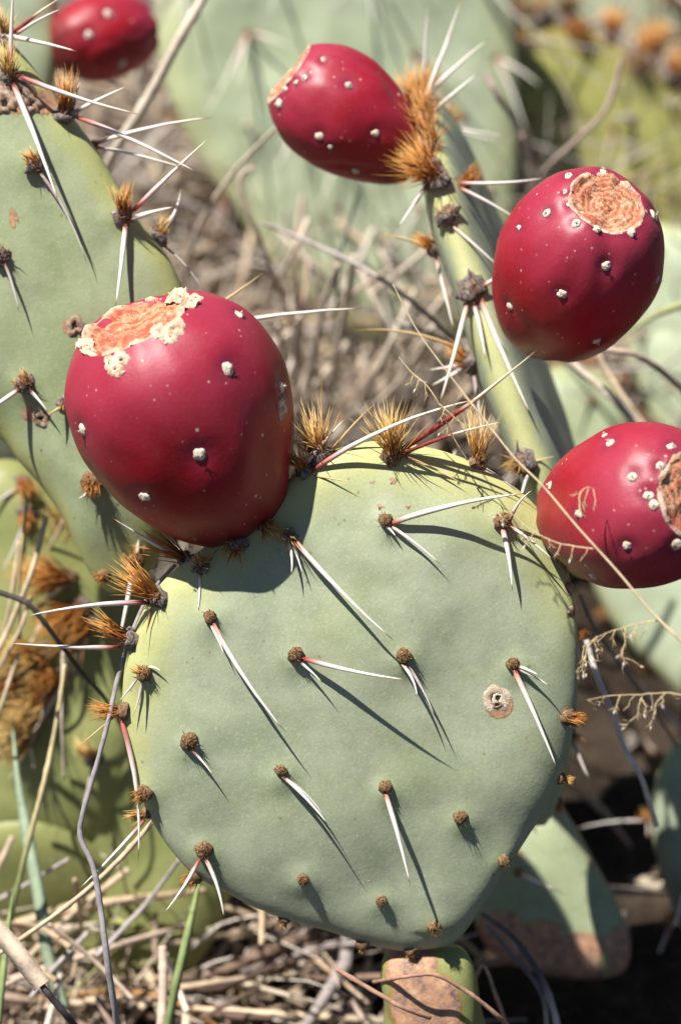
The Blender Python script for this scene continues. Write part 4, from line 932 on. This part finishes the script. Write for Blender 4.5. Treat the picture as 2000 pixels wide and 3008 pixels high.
blade('narrow green grass blade rising below the front pad', [(350,2520,0.74),(385,2370,0.735),(410,2250,0.73),(435,2140,0.73),(455,2050,0.735),(468,1990,0.74)], 20, GREENB)
blade('green grass blade at the far left near the pale leaf sheath', [(-5,2380,0.72),(5,2270,0.72),(18,2150,0.725),(35,2030,0.73)], 17, GREENB)
blade('short yellow green blade lying in the litter', [(240,2120,0.80),(300,2130,0.80),(370,2150,0.80),(430,2145,0.80)], 14, (0.34, 0.38, 0.10))
blade('yellow green blade slanting behind the ringed fruit', [(1700,650,0.82),(1600,690,0.82),(1500,730,0.82),(1420,790,0.82)], 18, (0.36, 0.38, 0.18))
blade('pale broad dry leaf tapering into a dark stem beside the green grass', [(98,2270,0.660),(72,2235,0.660),(40,2195,0.660),(0,2145,0.661),(-60,2060,0.663),(-110,1990,0.665)], 44, (0.66, 0.53, 0.40))
# fine seed head stem in front of the fruit
def panicle(label, main, branches, w):
    root = W(*main[-1]); e = empty('grass_seed_stem', root); tag(e, label, 'grass stem')
    mb = MB(); P = spline3([W(*p) for p in main], 10); n = len(P)
    mb.tube(P, [(2.2 + (w - 2.2) * i / (n - 1)) * 0.5 * UD for i in range(n)], 6, col=(0.66, 0.52, 0.32)); mb.build('culm', M['stalk'], e)
    rnd = random.Random(3)
    for br in branches:
        b = MB(); Pb = spline3([W(*p) for p in br], 7); nb = len(Pb)
        Pb = [p + rvec() * UD * 0.9 for p in Pb]
        b.tube(Pb, [(3.6 - 2.2 * i / (nb - 1)) * 0.5 * UD for i in range(nb)], 5, col=(0.60, 0.47, 0.27))
        for k in range(3, nb - 1, 4):
            p = Pb[k]; d = (camv(rnd.uniform(-0.5, 0.3), rnd.uniform(-1, -0.1), rnd.uniform(-.5, .5))).normalized()
            L = rnd.uniform(18, 48) * UD; mid = p + d * L * 0.5 + rvec() * L * 0.12; q = p + d * L + rvec() * L * 0.2
            b.tube([p, mid, q], [1.2 * UD, 1.0 * UD, 0.7 * UD], 4, col=(0.60, 0.46, 0.26))
            for s in range(3):
                dd = (d + rvec() * 0.9).normalized(); b.tube([mid.lerp(q, s / 3), mid.lerp(q, s / 3) + dd * rnd.uniform(8, 20) * UD], [0.9 * UD, 0.6 * UD], 4, col=(0.58, 0.44, 0.25))
            if rnd.random() < 0.5:
                dd = d; b.tube([q, q + dd * 5 * UD, q + dd * 11 * UD], [0.6 * UD, 2.3 * UD, 0.3 * UD], 5, col=(0.72, 0.66, 0.58))
        b.build('branchlet', M['stalk'], e)
panicle('fine straw coloured seed stem slanting in front of the lower right fruit', [(905,655,0.650),(960,760,0.648),(1040,870,0.645),(1110,960,0.642),(1185,1055,0.638),(1250,1120,0.635),(1330,1215,0.632),(1420,1315,0.630),(1500,1410,0.628),(1590,1500,0.626),(1760,1690,0.63),(1900,1950,0.66)], [
    [(1516,1430,0.629),(1465,1437,0.631),(1420,1450,0.634),(1385,1462,0.637),(1340,1490,0.64)],
    [(1432,1450,0.634),(1440,1480,0.634),(1432,1510,0.634),(1445,1530,0.634)],
    [(1375,1465,0.637),(1352,1492,0.637),(1345,1520,0.637),(1325,1550,0.637)],
    [(1372,1265,0.632),(1320,1258,0.634),(1270,1245,0.637),(1215,1215,0.64),(1170,1180,0.642),(1120,1190,0.644)],
    [(1335,1180,0.632),(1335,1140,0.633),(1352,1122,0.634),(1368,1128,0.635)],
    [(1620,1612,0.628),(1540,1596,0.63),(1470,1600,0.632),(1410,1602,0.634),(1350,1612,0.636)],
    [(1480,1600,0.632),(1470,1625,0.632),(1468,1660,0.632)],
    [(1530,1597,0.63),(1510,1620,0.63),(1508,1648,0.63)],
    [(1110,960,0.642),(1075,920,0.642),(1060,900,0.642)]], 7)
panicle('tiny thread like dry sprig beneath the slanting seed stem', [(918,822,0.66),(945,855,0.66),(980,885,0.66),(1010,930,0.66),(1040,1000,0.665),(1075,1060,0.668)], [[(945,855,0.66),(965,875,0.66),(985,880,0.66)], [(1010,930,0.66),(1045,960,0.66),(1075,985,0.66)]], 4)

# =================================================================== litter: a mass of broken straw, twigs and crumbs
rl = random.Random(99)
PALC = [(0.52, 0.40, 0.28), (0.62, 0.49, 0.34), (0.66, 0.55, 0.41), (0.58, 0.44, 0.29), (0.42, 0.33, 0.27), (0.36, 0.31, 0.29), (0.24, 0.16, 0.115), (0.15, 0.10, 0.075), (0.50, 0.36, 0.25), (0.30, 0.22, 0.17), (0.55, 0.47, 0.41)]
lit = MB()
for k in range(12000):
    x = rl.uniform(-0.45, 0.45); y = rl.uniform(-0.12, 0.85)
    if x > 0.03 and y < 0.27 and rl.random() < 0.985: continue
    z = ground_z(x, y) + 0.001 + 0.03 * rl.random() ** 2.2
    a = rl.uniform(0, 2 * math.pi); L = rl.choice([rl.uniform(0.008, 0.03), rl.uniform(0.02, 0.085)])
    tilt = rl.gauss(0, 0.22); d = Vector((math.cos(a) * math.cos(tilt), math.sin(a) * math.cos(tilt), math.sin(tilt)))
    c = Vector((x, y, z + abs(d.z) * L * 0.5)); s = Vector((-d.y, d.x, rl.uniform(-.3, .3)))
    b = rl.uniform(-0.12, 0.12) * L; w = rl.uniform(0.0004, 0.0018) * (1.5 if rl.random() < 0.12 else 1)
    col = rl.choice(PALC); kk = rl.uniform(0.75, 1.25); col = tuple(min(.8, v * kk) for v in col)
    lit.tube([c - d * L / 2, c + s * b, c + d * L / 2], [w * 0.8, w, w * 0.5], 4, col=col)
lo = lit.build('ground_litter', M['litter'], smoothing=True); tag(lo, 'broken straw, twigs and dry grass covering the soil', 'plant litter', kind='stuff')
gr = MB()
for k in range(4600):
    if rl.random() < 0.62: x = rl.uniform(-0.22, 0.16); y = rl.uniform(0.12, 0.62)
    else: x = rl.uniform(-0.30, 0.0); y = rl.uniform(0.02, 0.30)
    if x > 0.02 and y < 0.27: continue
    z = ground_z(x, y); L = rl.uniform(0.03, 0.10); w = rl.uniform(0.00025, 0.0008)
    d = Vector((rl.gauss(0, 0.55), rl.gauss(0, 0.55), rl.uniform(0.25, 1.0))).normalized(); sg = Vector((rl.gauss(0, 0.3), rl.gauss(0, 0.3), -0.25))
    c = Vector((x, y, z)); col = rl.choice([(0.66, 0.57, 0.46), (0.72, 0.65, 0.55), (0.60, 0.50, 0.39), (0.64, 0.58, 0.53), (0.50, 0.40, 0.30)])
    gr.tube([c, c + d * L * 0.4, c + d * L * 0.75 + sg * L * 0.12, c + d * L + sg * L * 0.32], [w, w * 0.9, w * 0.7, w * 0.3], 4, col=col)
for k in range(1500):
    x = rl.uniform(-0.20, -0.03); y = rl.uniform(-0.07, 0.10)
    if x > -0.078 and y < 0.03: continue
    z = ground_z(x, y); L = rl.uniform(0.02, 0.065); w = rl.uniform(0.0002, 0.0006)
    d = Vector((rl.gauss(0, 0.8), rl.gauss(0, 0.6), rl.uniform(0.1, 0.9))).normalized(); sg = Vector((rl.gauss(0, 0.4), rl.gauss(0, 0.3), -0.3))
    c = Vector((x, y, z)); col = rl.choice([(0.66, 0.54, 0.40), (0.70, 0.60, 0.46), (0.56, 0.42, 0.28), (0.42, 0.40, 0.18), (0.48, 0.36, 0.25)])
    gr.tube([c, c + d * L * 0.4, c + d * L * 0.75 + sg * L * 0.12, c + d * L + sg * L * 0.32], [w, w * 0.9, w * 0.7, w * 0.3], 4, col=col)
tag(gr.build('dry_grass', M['litter']), 'fine pale dry grass standing and leaning over the litter', 'grass', kind='stuff')
cr = MB()
for k in range(5000):
    x = rl.uniform(-0.45, 0.45); y = rl.uniform(-0.12, 0.85); s = rl.uniform(0.001, 0.005) * (1 if rl.random() < .93 else 2)
    if x > 0.03 and y < 0.27 and rl.random() < 0.8: continue
    c = Vector((x, y, ground_z(x, y) + s * 0.3 + 0.008 * rl.random() ** 3)); col = rl.choice(PALC); kk = rl.uniform(0.4, 0.9); col = tuple(v * kk for v in col)
    e = [c + Vector((rl.gauss(0, s), rl.gauss(0, s), rl.gauss(0, s * 0.5))) for _ in range(5)]
    i0 = [cr.add(p, col=col) for p in e]
    cr.f += [(i0[0], i0[1], i0[2]), (i0[0], i0[2], i0[3]), (i0[0], i0[3], i0[4]), (i0[1], i0[3], i0[2])]
co = cr.build('leaf_crumbs', M['litter'], smoothing=False); tag(co, 'crumbled dry leaf flakes on the dark soil', 'leaf litter', kind='stuff')

for o in scene.objects:
    if '_o' in o: del o['_o']
